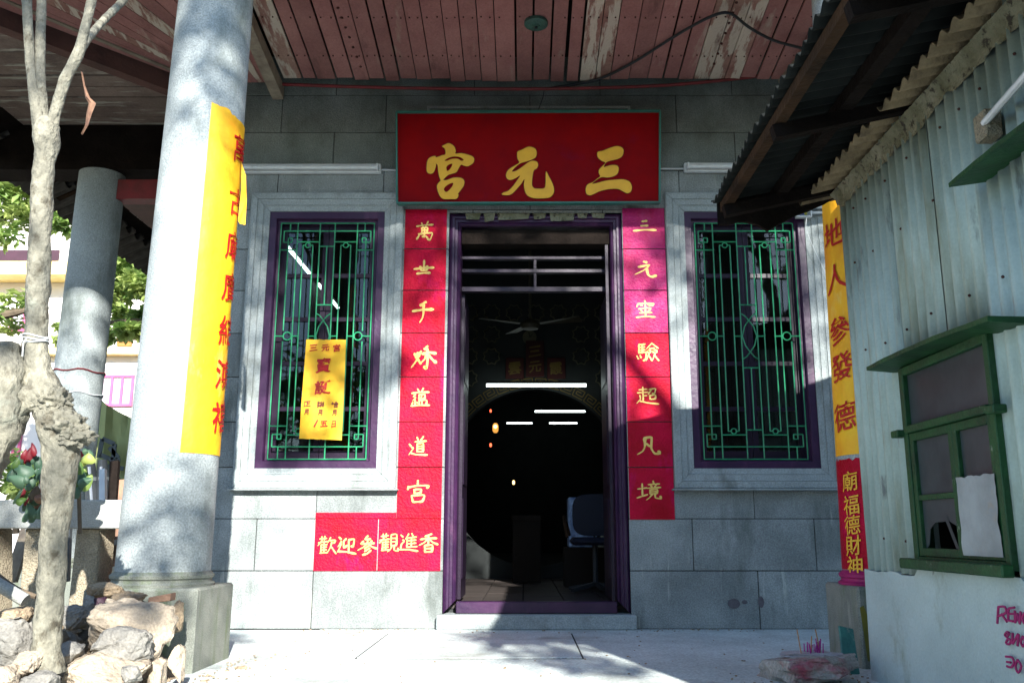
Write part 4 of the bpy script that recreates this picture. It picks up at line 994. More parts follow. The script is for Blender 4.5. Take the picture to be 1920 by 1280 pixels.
MB().box(SX + .01, 4.2, SY0, SY0 + .05, GZ, 2.5).build('end_wall', 'shed_render', SH)
MB().box(4.15, 4.2, SY0 + .06, SY1 - .06, GZ, 3.0).build('back_wall', 'shed_render', SH)
# render base with uneven top edge
V = []; n_ = 80
for i in range(n_ + 1):
    y = SY0 + (SY1 - SY0) * i / n_; z = .47 + .012 * noise.noise(Vector((y * 6, 0, 0))) + .008 * noise.noise(Vector((y * 25, 0, 0)))
    if WINY[0] - .05 < y < WINY[1] + .05: z = .50
    V += [(SX - .045 + .006 * noise.noise(Vector((y * 2, 3, 0))), y, GZ - .1), (SX - .036 + .004 * noise.noise(Vector((y * 8, 9, 0))), y, z), (SX + .1, y, z)]
m_ = MB(); m_.add(V, [f for i in range(n_) for f in ((3 * i, 3 * i + 3, 3 * i + 4, 3 * i + 1), (3 * i + 1, 3 * i + 4, 3 * i + 5, 3 * i + 2))] + [(3 * n_, 3 * n_ + 1, 3 * n_ + 2)], True)
m_.box(SX - .03, SX + .1, SY1 - .12, SY1 + .0, GZ - .1, .46)
BASE = m_.build('rendered_base', 'shed_render', SH)
# graffiti on the base, on its own thin sheet of paint
def gstroke(m_, pts, w_=.009):
    pp = [PXx(px, py, SX - .053) for px, py in pts]
    m_.tube(pp, w_, 6, sub=3)
for letter in ([[(1872, 1137), (1870, 1168)], [(1872, 1137), (1884, 1137), (1886, 1148), (1872, 1154)], [(1878, 1150), (1888, 1165)]],
               [[(1892, 1140), (1902, 1138)], [(1891, 1150), (1901, 1150)], [(1890, 1162), (1900, 1164)], [(1891, 1140), (1890, 1162)]],
               [[(1903, 1144), (1904, 1166), (1908, 1150), (1912, 1168), (1914, 1146)]], [[(1921, 1148), (1917, 1158), (1921, 1168), (1926, 1158), (1921, 1148)]],
               [[(1888, 1184), (1884, 1190), (1890, 1196), (1886, 1204), (1892, 1207), (1895, 1200), (1888, 1194), (1893, 1186), (1888, 1184)]],
               [[(1899, 1186), (1898, 1206)], [(1899, 1206), (1909, 1188)], [(1910, 1188), (1908, 1210)]], [[(1918, 1192), (1914, 1202), (1918, 1211), (1922, 1202), (1918, 1192)]],
               [[(1886, 1230), (1898, 1232), (1901, 1242), (1896, 1250), (1888, 1248)], [(1888, 1240), (1895, 1241)]], [[(1908, 1236), (1904, 1248), (1909, 1260), (1915, 1248), (1908, 1236)]]):
    gm = MB()
    for st in letter: gstroke(gm, st, .0042)
    gm.build('painted_letter', 'magenta_paint', BASE)
# brown corrugated strip with mortar along the top of the wall
V = []; per = .085; y0, y1 = 1.0, 4.62; n_ = int((y1 - y0) / per * 8)
for i in range(n_ + 1):
    y = y0 + (y1 - y0) * i / n_; c_ = .017 * math.cos(2 * math.pi * y / per); e = .02 * noise.noise(Vector((round(y / per) * 3.7, 0, 0)))
    V += [(SX - .17 + e, y, 2.395 + c_), (SX - .01, y, 2.435 + c_), (SX + .2, y, 2.485 + c_)]
m_ = MB(); m_.add(V, [f for i in range(n_) for f in ((3 * i, 3 * i + 3, 3 * i + 4, 3 * i + 1), (3 * i + 1, 3 * i + 4, 3 * i + 5, 3 * i + 2))], True)
o = m_.build('eave_strip', 'rust_sheet', SH, auto=False); md = o.modifiers.new('thick', 'SOLIDIFY'); md.thickness = .006
m_ = MB(); V = []; n_ = 180
for i in range(n_ + 1):
    y = SY0 + .8 + (SY1 - SY0 - .8) * i / n_
    for j in range(7):
        t = j / 6; zl = 2.30 + .045 * noise.noise(Vector((y * 3, 0, 5))) + .02 * noise.noise(Vector((y * 14, 0, 5)))
        V.append((SX - .030 - (.035 * t ** 2) + .006 * noise.fractal(Vector((y * 18, t * 5, 0)), 1, 2, 3), y, zl + (2.385 - zl) * t))
m_.add(V, [(i * 7 + j, (i + 1) * 7 + j, (i + 1) * 7 + j + 1, i * 7 + j + 1) for i in range(n_) for j in range(6)], True)
m_.build('mortar_fillet', 'old_mortar', SH)
# upper roof sheet with corrugated free edge, purlins and rafters
EX, EZ, SL = 1.03, 2.375, .215
def rz(x): return EZ + SL * (x - EX)
V = []; y0, y1 = .95, 4.60; n_ = int((y1 - y0) / per * 8); xs_ = [EX, EX + .02, 1.4, 1.9, 2.6, 4.2]
for i in range(n_ + 1):
    y = y0 + (y1 - y0) * i / n_; c_ = .016 * math.cos(2 * math.pi * y / per); e = .006 * math.sin(y * 13)
    for k, x in enumerate(xs_): V.append((x + (e if k == 0 else 0), y, rz(x) + .035 + c_ + .012 * noise.noise(Vector((x * 2, y * 1.5, 0)))))
m_ = MB(); q = len(xs_)
m_.add(V, [(i * q + k, i * q + k + 1, (i + 1) * q + k + 1, (i + 1) * q + k) for i in range(n_) for k in range(q - 1)], True)
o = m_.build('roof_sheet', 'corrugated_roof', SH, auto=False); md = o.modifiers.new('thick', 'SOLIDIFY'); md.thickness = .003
for x, w_, h_, m_n in ((EX + .06, .045, .05, 'rust_wood'), (EX + .34, .06, .055, 'dark_wood'), (EX + .60, .05, .05, 'rust_wood')):
    MB().bar((x, .95, rz(x) - .02), (x, 4.55, rz(x) - .02), w_, h_).build('purlin', m_n, SH)
for y in (1.3, 2.6, 3.5, 4.44):
    MB().bar((EX + .03, y, rz(EX) - .07), (2.4, y, rz(2.4) - .07), .05, .06).build('rafter', 'dark_wood', SH)
# ragged dark board at the far verge
rr_ = random.Random(2); m_ = MB(); V = []; n_ = 14
for i in range(n_ + 1):
    x = EX + .03 + (SX + .1 - EX) * i / n_; V += [(x, 4.60, rz(x) + .05), (x, 4.60, rz(x) - .055 - (.05 if i == 5 else .02 * rr_.random()) - .10 * (1 - abs(i - 6) / 8))]
V2 = [(v[0], 4.575, v[2]) for v in V]; nn = len(V)
m_.add(V + V2, [f for i in range(n_) for f in ((2 * i, 2 * i + 1, 2 * i + 3, 2 * i + 2), (nn + 2 * i, nn + 2 * i + 2, nn + 2 * i + 3, nn + 2 * i + 1), (2 * i + 1, nn + 2 * i + 1, nn + 2 * i + 3, 2 * i + 3))])
m_.build('verge_board', 'dark_wood', SH)
# window of the shed
def yz_box(m_, y0, y1, z0, z1, x0, x1): return m_.box(x0, x1, y0, y1, z0, z1)
(wy0, wy1), (wz0, wz1) = WINY, WINZ
fr = MB(); X0, X1 = SX - .055, SX + .02
yz_box(fr, wy0, wy0 + .035, wz0, wz1, X0, X1); yz_box(fr, wy1 - .04, wy1, wz0, wz1, X0, X1)
yz_box(fr, wy0 + .035, wy1 - .04, wz1 - .035, wz1, X0, X1); yz_box(fr, wy0 + .035, wy1 - .04, wz0, wz0 + .03, X0, X1)
yz_box(fr, wy0 + .035, wy1 - .04, 1.055, 1.085, X0 - .012, X1)
WF = fr.build('window', 'green_paint', SH, bevel=.003)
MB().box(X0 - .045, X0 - .001, wy0 - .02, wy1 + .05, wz0 - .02, wz0 + .022).build('window_sill', 'green_paint', WF, bevel=.005)
for y in (wy0 - .01, wy1 + .01): MB().box(X0 - .03, X0 + .02, y - .02 if y > 3.5 else y - .04, y + .05 if y > 3.5 else y + .02, 1.045, 1.075).build('hinge_block', 'green_paint', WF, bevel=.004)
ym = 3.375
for k, (a, b) in enumerate(((wy0 + .037, ym - .001), (ym + .001, wy1 - .042))):
    c_ = MB(); s_ = .032; za, zb = wz0 + .032, 1.053
    yz_box(c_, a, a + s_, za, zb, X0 + .006, X0 + .036); yz_box(c_, b - s_, b, za, zb, X0 + .006, X0 + .036)
    yz_box(c_, a + s_, b - s_, za, za + s_, X0 + .006, X0 + .036); yz_box(c_, a + s_, b - s_, zb - s_, zb, X0 + .006, X0 + .036)
    yz_box(c_, a + s_, b - s_, .775, .797, X0 + .008, X0 + .034); c_.build('casement', 'green_paint', WF, bevel=.002)
    MB().box(X0 + .022, X0 + .025, a + s_, b - s_, .797, zb - s_).build('pane', 'dusty_glass', WF)
    if k == 0:
        # sheet of paper stuck over the lower near pane
        V = []
        for j in range(13):
            for i in range(13):
                yy = a + .012 + (b - a - .022) * i / 12; zz = za + .012 + (.845 - za - .01) * j / 12 + (.012 * noise.noise(Vector((i * .6, 2, 0))) if j == 12 else 0)
                V.append((X0 + .002 - .012 * abs(noise.noise(Vector((i * .35, j * .3, 0)))) , yy, zz))
        o = MB().add(V, [(j * 13 + i, j * 13 + i + 1, (j + 1) * 13 + i + 1, (j + 1) * 13 + i) for j in range(12) for i in range(12)], True).build('stuck_paper', 'old_paper', WF)
    else:
        # broken pane: upper shard left, black hole below
        A_, B_ = a + s_, b - s_
        sh = [(A_, .775), (B_, .775), (B_, .58), (B_ - .03, .60), (B_ - .05, .66), (B_ - .10, .685), (A_ + .09, .69), (A_ + .03, .67), (A_, .62)]
        MB().add([(X0 + .022, y, z) for y, z in sh] + [(X0 + .025, y, z) for y, z in sh], [tuple(range(9)), tuple(reversed(range(9, 18))), *[(i, (i + 1) % 9, 9 + (i + 1) % 9, 9 + i) for i in range(9)]]).build('broken_pane', 'dusty_glass', WF)
        MB().add([(X0 + .020, A_ + .02, .58), (X0 + .020, A_ + .045, .58), (X0 + .020, A_ + .12, .70), (X0 + .020, A_ + .10, .71)], [(0, 1, 2, 3)]).build('glass_shard', 'dusty_glass', WF)
MB().box(X0 + .022, X0 + .025, wy0 + .035, wy1 - .04, 1.085, wz1 - .035).build('pane', 'dusty_glass', WF)
MB().box(SX + .15, SX + .17, wy0 - .2, wy1 + .2, .4, 1.5).build('dark_inside_sheet', 'void_black', WF)  # black sheet standing in for the unlit inside of the shed
def hood(y0, y1, z, out, name_parent, drop=.02):
    m_ = MB(); V = []; n_ = 16
    for i in range(n_ + 1):
        t = i / n_; y = y0 + (y1 - y0) * t; sag = -.030 * (1 - t) ** 2 - .008 * t ** 4 + .004 * noise.noise(Vector((y * 20, 0, 0)))
        V += [(SX - .02, y, z + sag + .02), (SX - .03 - out, y, z - drop + sag + .011), (SX - .03 - out, y, z - drop - .006 + sag + .004 * noise.noise(Vector((y * 40, 3, 0)))), (SX - .02, y, z - .004 + sag)]
    m_.add(V, [f for i in range(n_) for f in ((4 * i, 4 * i + 1, 4 * i + 5, 4 * i + 4), (4 * i + 1, 4 * i + 2, 4 * i + 6, 4 * i + 5), (4 * i + 2, 4 * i + 3, 4 * i + 7, 4 * i + 6))] + [(0, 3, 2, 1), (4 * n_, 4 * n_ + 1, 4 * n_ + 2, 4 * n_ + 3)])
    return m_.build('window_hood', 'green_paint', name_parent)
hood(2.84, 3.89, 1.352, .12, WF, -.012)
h2 = hood(2.0, 2.98, 1.885, .13, SH); h2['label'] = 'second green hood cut by the right edge, higher up'
EB = thing('electric_box', 'small wooden-backed switch box with a white pipe high on the tin wall', 'electric box', tuple(PXx(1866, 235, SX)))
c = PXx(1864, 236, SX - .04)
MB().box(SX - .09, SX - .028, c.y - .035, c.y + .045, c.z - .05, c.z + .05).build('case', 'rough_stucco', EB, bevel=.006)
MB().tube([(SX - .085, c.y - .02, c.z), (SX - .085, c.y - .5, c.z + .06)], .013, 8).build('pipe', 'white_plastic', EB)

# ------------------------------------------------------------------ incense stone and slab by the right plinth
IN = thing('incense_block', 'rough stone slab with ash and burnt incense by the shed corner', 'incense stone', (1.33, 4.35, GZ))
rock_mb((1.34, 4.35, .03), (.44, .34, .13), 21, blocky=.97).build('slab', 'incense_stone', IN)
m_ = MB(); m_.blob((1.36, 4.40, .082), .10, 3, .35, 3, (1.45, .9, .16), 3); m_.build('ash', 'ash', IN)
r = random.Random(8)
for k in range(3):
    x = 1.30 + .045 * k; MB().tube([(x, 4.36, .09), (x + r.uniform(-.02, .01), 4.36, .20 - .03 * (k % 2))], .003, 5).build('incense_stick', 'incense_stick', IN)
for k in range(16):
    x = 1.36 + r.uniform(-.035, .04); y = 4.38 + r.uniform(-.03, .03)
    MB().tube([(x, y, .08), (x + r.uniform(-.015, .015), y, .125 + r.uniform(0, .035))], .0028, 4).build('incense_stub', 'incense_pink', IN)
m_ = MB(); m_.hexa([(1.565, 4.56, GZ), (1.64, 4.56, GZ), (1.64, 4.585, GZ), (1.565, 4.585, GZ), (1.575, 4.62, .19), (1.645, 4.62, .175), (1.645, 4.64, .175), (1.575, 4.64, .19)])
tag(m_.build('glazed_tile', 'teal_tile', bevel=.003), 'blue-green glazed tile leaning on the right plinth behind the incense', 'tile')
m_ = MB(); V = [(1.72, 4.7165, .27), (1.74, 4.7165, .28), (1.775, 4.7165, .18), (1.80, 4.7165, .06), (1.80, 4.7165, .0), (1.74, 4.7165, .01), (1.73, 4.7165, .15)]
m_.add(V, [tuple(range(7))]); m_.build('lichen_patch', 'moss_paint', colR)
r = random.Random(12)
for k in range(3):
    c = (1.30 + .11 * k, 4.12 - .02 * k, GZ + .01)
    tag(rock_mb(c, (.05, .03, .025), 60 + k, sub=2).build('debris_chip', 'brick_red'), ('dark chip', 'reddish chip', 'small brown chip')[k] + ' of debris on the ground before the incense slab', 'debris')

# ------------------------------------------------------------------ balustrade left of the front column
BL = thing('stone_balustrade', 'low stone balustrade with a flat rail and tapered rough pillars left of the column', 'balustrade', (-3.3, 4.95, .3))
MB().box(-6.0, -2.135, 4.80, 5.02, .665, .815).build('rail', 'rail_stone', BL, bevel=.006)
for px0, px1, px2, px3 in ((47, 76, 38, 80), (143, 188, 130, 180), (-60, -10, -70, -5)):
    a = PY(px0, 992, 4.84).x; b = PY(px1, 992, 4.84).x; c_ = PY(px2, 1105, 4.84).x; d_ = PY(px3, 1105, 4.84).x
    MB().hexa([(c_, 4.84, .22), (d_, 4.84, .22), (d_ + .02, 4.98, .22), (c_ + .02, 4.98, .22), (a, 4.84, .665), (b, 4.84, .665), (b + .02, 4.98, .665), (a + .02, 4.98, .665)]).build('baluster', 'rough_stucco', BL, bevel=.006)
MB().box(-6.0, -2.2, 4.76, 5.06, GZ, .23).build('plinth_course', 'plinth_granite', BL, bevel=.01)
# loose timber and poles leaning behind the balustrade
for k, (p0, p1, wd, m_n, lab) in enumerate((
        ((20, 1090), (52, 990), .07, 'grey_beam', 'grey plank leaning behind the balustrade at the far left'), ((55, 1095), (58, 985), .05, 'rail_stone', 'pale post behind the balustrade left of the tree'),
        ((120, 1090), (128, 900), .06, 'grey_print', 'dark grey board behind the balustrade right of the tree'), ((194, 1085), (193, 880), .035, 'white_plastic', 'thin white pole standing behind the balustrade'),
        ((212, 1060), (232, 900), .06, 'brick_red', 'reddish board behind the balustrade next to the column'), ((205, 1045), (216, 865), .05, 'dark_wood', 'dark plank leaning behind the rail near the column'))):
    a = PY(*p0, 5.35); b = PY(*p1, 5.5); tag(MB().bar(a, b, wd, .03, (0, 1, 0)).build('leaning_plank', m_n), lab, 'plank')
a = PY(208, 1018, 5.3)
tag(MB().bar(a + Vector((-.1, 0, 0)), a + Vector((.12, 0, .01)), .05, .03).build('cross_batten', 'rail_stone'), 'short pale batten behind the balustrade beside the column', 'batten')
for i, (px, lab) in enumerate(((178, 'folded dark parasol standing left behind the rail'), (196, 'folded dark parasol with a pale pole in the middle behind the rail'), (214, 'folded dark parasol leaning right behind the rail'))):
    A = thing('folded_parasol', lab, 'parasol', tuple(PY(px, 935, 6.0)), 'folded parasols behind the rail')
    a = PY(px, 1000, 6.0); b = PY(px - 8 + i * 4, 862, 6.0)
    MB().tube([a, a.lerp(b, .5), a.lerp(b, .8), a.lerp(b, .84), b], [.055, .045, .032, .036, .028], 9, nz=.25, ns=20).build('folded_cover', 'black_cable', A)
    MB().tube([a.lerp(b, .1) + Vector((.02, -.06, 0)), a.lerp(b, .9) + Vector((.01, -.045, 0))], .010, 7).build('pole', 'silver', A)
    q = a.lerp(b, .74); MB().tube([q + Vector((0, 0, -.012)), q + Vector((0, 0, .012))], .038, 9).build('strap', 'grey_print', A)
# olive canvas with grey print
CV = thing('olive_canvas', 'olive green canvas awning with grey lettering sloping down behind the columns', 'awning', tuple(PY(220, 900, 9.5)))
V = []; n_ = 14
tl, tr, br_, bl_ = PY(178, 742, 9.5), PY(300, 800, 9.5), PY(310, 1000, 9.2), PY(150, 1000, 9.2)
for j in range(n_ + 1):
    for i in range(n_ + 1):
        p_ = tl.lerp(tr, i / n_).lerp(bl_.lerp(br_, i / n_), j / n_); p_.y += .08 * noise.noise(Vector((i * .5, j * .2, 0))); p_.z -= .05 * math.sin(i / n_ * math.pi) * (1 - j / n_); V.append(p_)
MB().add(V, [(j * 15 + i, j * 15 + i + 1, (j + 1) * 15 + i + 1, (j + 1) * 15 + i) for j in range(14) for i in range(14)], True).build('canvas', 'olive_canvas', CV)
m_ = MB()
for st in ([(185, 858), (192, 822), (215, 832), (212, 862), (188, 852)], [(205, 838), (222, 858), (218, 880)], [(238, 850), (262, 852)], [(190, 872), (232, 878)]):
    pp = [PY(x, y, 9.25) for x, y in st]
    for a, b in zip(pp[:-1], pp[1:]): m_.bar(a, b, .012, .045, (0, 0, 1)) if abs(a.x - b.x) > abs(a.z - b.z) else m_.bar(a, b, .045, .012, (0, 1, 0))
m_.build('grey_lettering', 'grey_print', CV)

# ------------------------------------------------------------------ foreground tree with burls
TR = thing('gnarled_tree', 'pale gnarled young tree with burls, rooted in rubble left of the column', 'tree', tuple(PY(85, 1235, 3.6)))
TY = 3.6
def tp(px, py, Y=TY): return PY(px, py, Y)
k_ = TY / 1640
m_ = MB()
pts = [(84, 1262, 34), (86, 1225, 25), (93, 1150, 23.5), (99, 1050, 23.5), (105, 960, 25), (113, 880, 30), (112, 820, 34), (100, 775, 34), (82, 735, 34), (70, 700, 29), (66, 660, 22), (68, 620, 20), (71, 540, 21), (75, 450, 20), (79, 360, 20), (83, 300, 20), (86, 265, 25), (87, 240, 24), (86, 222, 14)]
m_.tube([tp(a, b) for a, b, _ in pts], [c_ * k_ for *_, c_ in pts], 36, nz=.17, ns=13, seed=2, sub=12)
m_.blob(tp(122, 800, TY - .03), .070, 4, .5, 5, (1.15, .9, .85), 1.7)
m_.blob(tp(142, 818, TY - .04), .050, 9, .55, 5, (1.3, .8, .75), 2.2)
m_.blob(tp(95, 752, TY - .03), .068, 6, .45, 5, (1.1, .9, .9), 2.2)
m_.blob(tp(68, 738, TY - .01), .048, 7, .4, 4)
m_.tube([tp(130, 800), tp(150, 800), tp(166, 802)], [.04, .025, .012], 10, nz=.4, ns=20, sub=4)
trunk = m_.build('trunk', 'bark', TR, auto=False)
def limb(pts, seed):
    m_ = MB(); m_.tube([tp(a, b, TY + d_) for a, b, _, d_ in pts], [c_ * (TY + d_) / 1640 for _, _, c_, d_ in pts], 20, nz=.14 if seed < 10 else .34, ns=18 if seed < 10 else 13, seed=seed, sub=9); m_.build('branch', 'bark', TR, auto=False)
limb([(80, 262, 16, 0), (70, 210, 12, 0), (58, 130, 9, .02), (50, 0, 10, .03), (44, -120, 10, .05), (30, -420, 7, .1)], 3)
limb([(84, 262, 14, .01), (80, 210, 12, .02), (75, 130, 9.5, .04), (78, 0, 9.5, .08), (85, -120, 9, .1), (110, -420, 6, .2)], 4)
limb([(92, 262, 14, 0), (103, 215, 11, -.01), (122, 150, 11, -.02), (147, 100, 11, -.02), (160, 50, 9, -.02), (172, 0, 9.5, 0), (190, -100, 9, 0), (230, -400, 6, 0)], 5)
limb([(143, 108, 9, -.02), (160, 80, 8, .22), (182, 52, 7.5, .50), (205, 28, 7.5, .72), (230, 2, 7.5, .95), (250, -30, 6.5, 1.05), (262, -60, 5, 1.1)], 6)
limb([(-110, 1040, 50, -.06), (-75, 930, 48, -.06), (-38, 850, 48, -.06), (-4, 770, 48, -.06), (4, 710, 44, -.05), (0, 672, 38, -.05), (-6, 648, 24, -.05)], 12)
limb([(15, 760, 30, -.05), (50, 748, 26, -.04), (75, 745, 28, -.02)], 13)
# whitish string tied round the trunk
mb = MB()
for q in range(3):
    c = tp(67, 632 + q * 5); mb.tube([(c.x + .049 * math.cos(t * math.pi / 10), c.y + .049 * math.sin(t * math.pi / 10), c.z + .006 * math.sin(t * .6 + q)) for t in range(20)], .003, 5, closed=True)
mb.tube([tp(50, 636, 3.54), tp(44, 642, 3.53), tp(42, 668, 3.53)], .0025, 5, sub=3)
tag(mb.build('white_string', 'white_plastic'), 'white string tied round the young tree trunk', 'string')
m_ = MB(); q = [tp(x, y, 3.55) for x, y in ((153, 135), (157, 160), (163, 182), (172, 193), (166, 212), (161, 235), (153, 252))]
wdt = (.002, .004, .010, .016, .012, .006, .001); V = []
for p_, w__ in zip(q, wdt): V += [p_ + Vector((-w__, .006, 0)), p_ + Vector((0, -.006, 0)), p_ + Vector((w__, .006, 0))]
m_.add(V, [f for i in range(6) for f in ((3 * i, 3 * i + 1, 3 * i + 4, 3 * i + 3), (3 * i + 1, 3 * i + 2, 3 * i + 5, 3 * i + 4))]); m_.build('dry_leaf', 'dry_leaf', TR)

# broad-leaved plant in front of the rail, behind the trunk
PL = thing('leafy_plant', 'plant with broad green, red and lime leaves by the stone rail behind the trunk', 'plant', tuple(PY(90, 990, 4.5)))
r = random.Random(31)
MB().tube([PY(92, 1000, 4.55), PY(90, 930, 4.5), PY(85, 870, 4.5)], .012, 7, sub=3).build('stem', 'dark_bark', PL)
MB().tube([PY(150, 1000, 4.62), PY(148, 930, 4.6), PY(146, 865, 4.55)], .010, 7, sub=3).build('stem', 'dark_bark', PL)
LV = [(50, 855, 22, 40, 'leaf_red', 10), (66, 868, 20, 26, 'leaf_teal', 0), (72, 885, 26, 38, 'leaf_teal', -20), (40, 885, 30, 34, 'leaf_teal', 20), (28, 902, 26, 40, 'leaf_teal', 40), (35, 930, 28, 30, 'leaf_green', 0), (52, 905, 22, 24, 'leaf_teal', 10),
      (38, 925, 10, 40, 'leaf_red', 0), (60, 925, 20, 30, 'dark_bark', 0), (74, 910, 12, 40, 'leaf_red', 10), (66, 945, 24, 40, 'dry_leaf', -30), (50, 960, 24, 34, 'leaf_teal', 0), (72, 960, 20, 32, 'leaf_teal', 10), (45, 940, 18, 30, 'leaf_green', 0),
      (160, 860, 28, 22, 'leaf_lime', -20), (145, 852, 26, 16, 'leaf_red', -40), (140, 870, 18, 24, 'leaf_teal', 0), (148, 890, 26, 34, 'leaf_green', 10), (156, 905, 24, 40, 'leaf_bright', -15), (140, 905, 18, 40, 'leaf_green', 0), (146, 868, 16, 20, 'leaf_bright', 20), (138, 925, 14, 24, 'leaf_teal', 0), (130, 850, 20, 20, 'leaf_teal', 0), (24, 870, 20, 24, 'leaf_green', 0)]
LV2 = []
for (px, py, ww, hh, mn, rot) in LV:
    LV2.append((px, py, ww * .8, hh * .8, mn, rot + r.uniform(-25, 25)))
    for _ in range(2): LV2.append((px + r.uniform(-14, 14), py + r.uniform(-16, 16), ww * r.uniform(.35, .65), hh * r.uniform(.4, .7), mn if r.random() < .5 else 'leaf_teal', rot + r.uniform(-60, 60)))
for (px, py, ww, hh, mn, rot) in LV2:
    c = PY(px, py, 4.46 + r.uniform(-.08, .08)); W_ = ww / 1640 * 4.4 / 2 * 1.15; H_ = hh / 1640 * 4.4 / 2 * 1.15; V = [c]; n_ = 12
    ty = r.uniform(-.5, .5)
    for k in range(n_):
        t = 2 * math.pi * k / n_; x = math.cos(t) * W_ * (1 - .35 * math.sin(t)) * (1 + .06 * math.sin(5 * t)); z = math.sin(t) * H_ * (1 + .15 * math.sin(t)); ca, sa = math.cos(R(rot)), math.sin(R(rot))
        V.append(c + Vector((x * ca - z * sa, ty * x + .02 + .5 * abs(x), x * sa + z * ca)))
    MB().add(V, [(0, 1 + k, 1 + (k + 1) % n_) for k in range(n_)], True).build('leaf', mn, PL, auto=False)

# ------------------------------------------------------------------ rubble heap
def moundh(x, y):
    e = min(1, max(0, (-1.64 - x) / .35)); f = min(1, max(0, (y - 3.25) / 1.2))
    return GZ - .02 + (.20 * e * f + .12 * e * max(0, f - .5)) + .035 * e * noise.fractal(Vector((x * 4, y * 4, 0)), 1, 2, 4) + .02 * e * noise.noise(Vector((x * 17, y * 17, 0)))
V = []; nx, ny = 90, 60
for j in range(ny + 1):
    for i in range(nx + 1):
        x = -5.0 + 3.7 * i / nx; y = 2.9 + 1.95 * j / ny; V.append((x, y, moundh(x, y)))
kind(MB().add(V, [(j * (nx + 1) + i, j * (nx + 1) + i + 1, (j + 1) * (nx + 1) + i + 1, (j + 1) * (nx + 1) + i) for j in range(ny) for i in range(nx)], True).build('rubble_ground', 'rock_brown', auto=False), 'structure')
RK = [(247, 1186, 170, 118, 4.15, .34, 'rock_pale', 3, 'largest pale sunlit boulder in front of the left plinth', .6),
      (236, 1212, 100, 66, 3.92, .22, 'rock_grey', 8, 'grey squared stone lying against the front of the largest boulder', .95),
      (196, 1262, 145, 62, 3.78, .30, 'rock_pale', 11, 'flat pale sunlit block at the bottom edge of the rubble', .95),
      (28, 1215, 110, 120, 3.70, .30, 'rock_grey', 14, 'big grey rock left of the tree foot', .6),
      (52, 1243, 60, 44, 3.55, .15, 'rock_pale', 15, 'rounded pale stone before the big grey rock left of the tree', .5),
      (130, 1158, 70, 46, 4.25, .18, 'rock_grey', 17, 'grey rough stone right of the tree, behind the others', .6),
      (128, 1224, 54, 46, 3.82, .12, 'rock_grey', 19, 'small angular grey stone between tree foot and boulder', .5),
      (330, 1243, 32, 70, 4.12, .10, 'rock_pale', 22, 'tall pale shard leaning on the plinth corner', .6),
      (291, 1266, 34, 58, 3.92, .12, 'rock_pale', 24, 'upright pale stone below the largest boulder', .7),
      (326, 1158, 38, 62, 4.40, .12, 'rock_brown', 26, 'tan rounded stone behind the boulder, touching the plinth', .5),
      (15, 1272, 44, 50, 3.45, .16, 'rock_pale', 29, 'sandy stone in the bottom left corner', .5),
      (75, 1278, 60, 36, 3.5, .14, 'rock_grey', 30, 'grey flat stone at the bottom edge under the tree', .6),
      (168, 1135, 26, 34, 4.42, .05, 'rock_grey', 33, 'thin grey slab standing on top of the dirt heap', .8),
      (188, 1128, 22, 16, 4.35, .06, 'house_purple', 35, 'small purple-painted chip on the dirt heap', .8),
      (205, 1133, 20, 22, 4.33, .06, 'rock_pale', 36, 'small pale chip beside the purple one', .6),
      (250, 1262, 40, 30, 3.7, .1, 'rock_grey', 38, 'small grey stone wedged under the flat pale block', .6),
      (110, 1190, 36, 30, 4.0, .1, 'rock_grey', 40, 'small dark stone right behind the tree foot', .6),
      (28, 1152, 70, 40, 4.15, .2, 'rock_brown', 42, 'brown crumbly lump left of the tree', .3),
      (200, 1112, 90, 40, 4.52, .2, 'rock_brown', 43, 'brown crumbly lump against the balustrade near the plinth', .3),
      (240, 1120, 60, 30, 4.45, .18, 'rock_brown', 45, 'brown crumbly lump just left of the plinth', .3)]
for px, py, w_, h_, Y, dep, m_n, sd_, lab, bl in RK:
    c = PY(px, py, Y); k = Y / 1640
    tag(rock_mb(c, (w_ * k, dep, h_ * k), sd_, blocky=bl).build('rubble_stone', m_n, auto=False), lab, 'stone', 'stones in the rubble heap')
c = PY(302, 1122, 4.42)
tag(MB().hexa([c + Vector(v) for v in ((-.05, -.03, -.02), (.055, -.03, -.008), (.055, .04, -.008), (-.05, .04, -.02), (-.05, -.03, .008), (.055, -.03, .028), (.055, .04, .028), (-.05, .04, .008))]).build('brick', 'brick_red', bevel=.003), 'reddish flat brick on the rubble against the plinth', 'brick')
for k, (a, b, lab) in enumerate(((PY(208, 1134, 4.3), PY(268, 1120, 4.4), 'upper thin dark stick lying on the rubble by the plinth'), (PY(218, 1138, 4.28), PY(255, 1128, 4.35), 'lower thin dark stick lying on the rubble by the plinth'), (PY(-5, 1078, 4.2), PY(68, 1118, 4.2), 'brown curved branch lying at the left edge of the rubble'))):
    mid_ = a.lerp(b, .5) + Vector((0, 0, -.012 if k == 2 else 0)); tag(MB().tube([a, mid_, b], .005 if k < 2 else .012, 6, sub=3).build('fallen_stick', 'dark_bark'), lab, 'stick')
tag(MB().tube([PY(-20, 1085, 4.1), PY(48, 1125, 4.1)], .028, 10).build('grey_pipe', 'rail_stone'), 'thick grey pipe lying at the left edge of the rubble', 'pipe')
r = random.Random(55); first = None
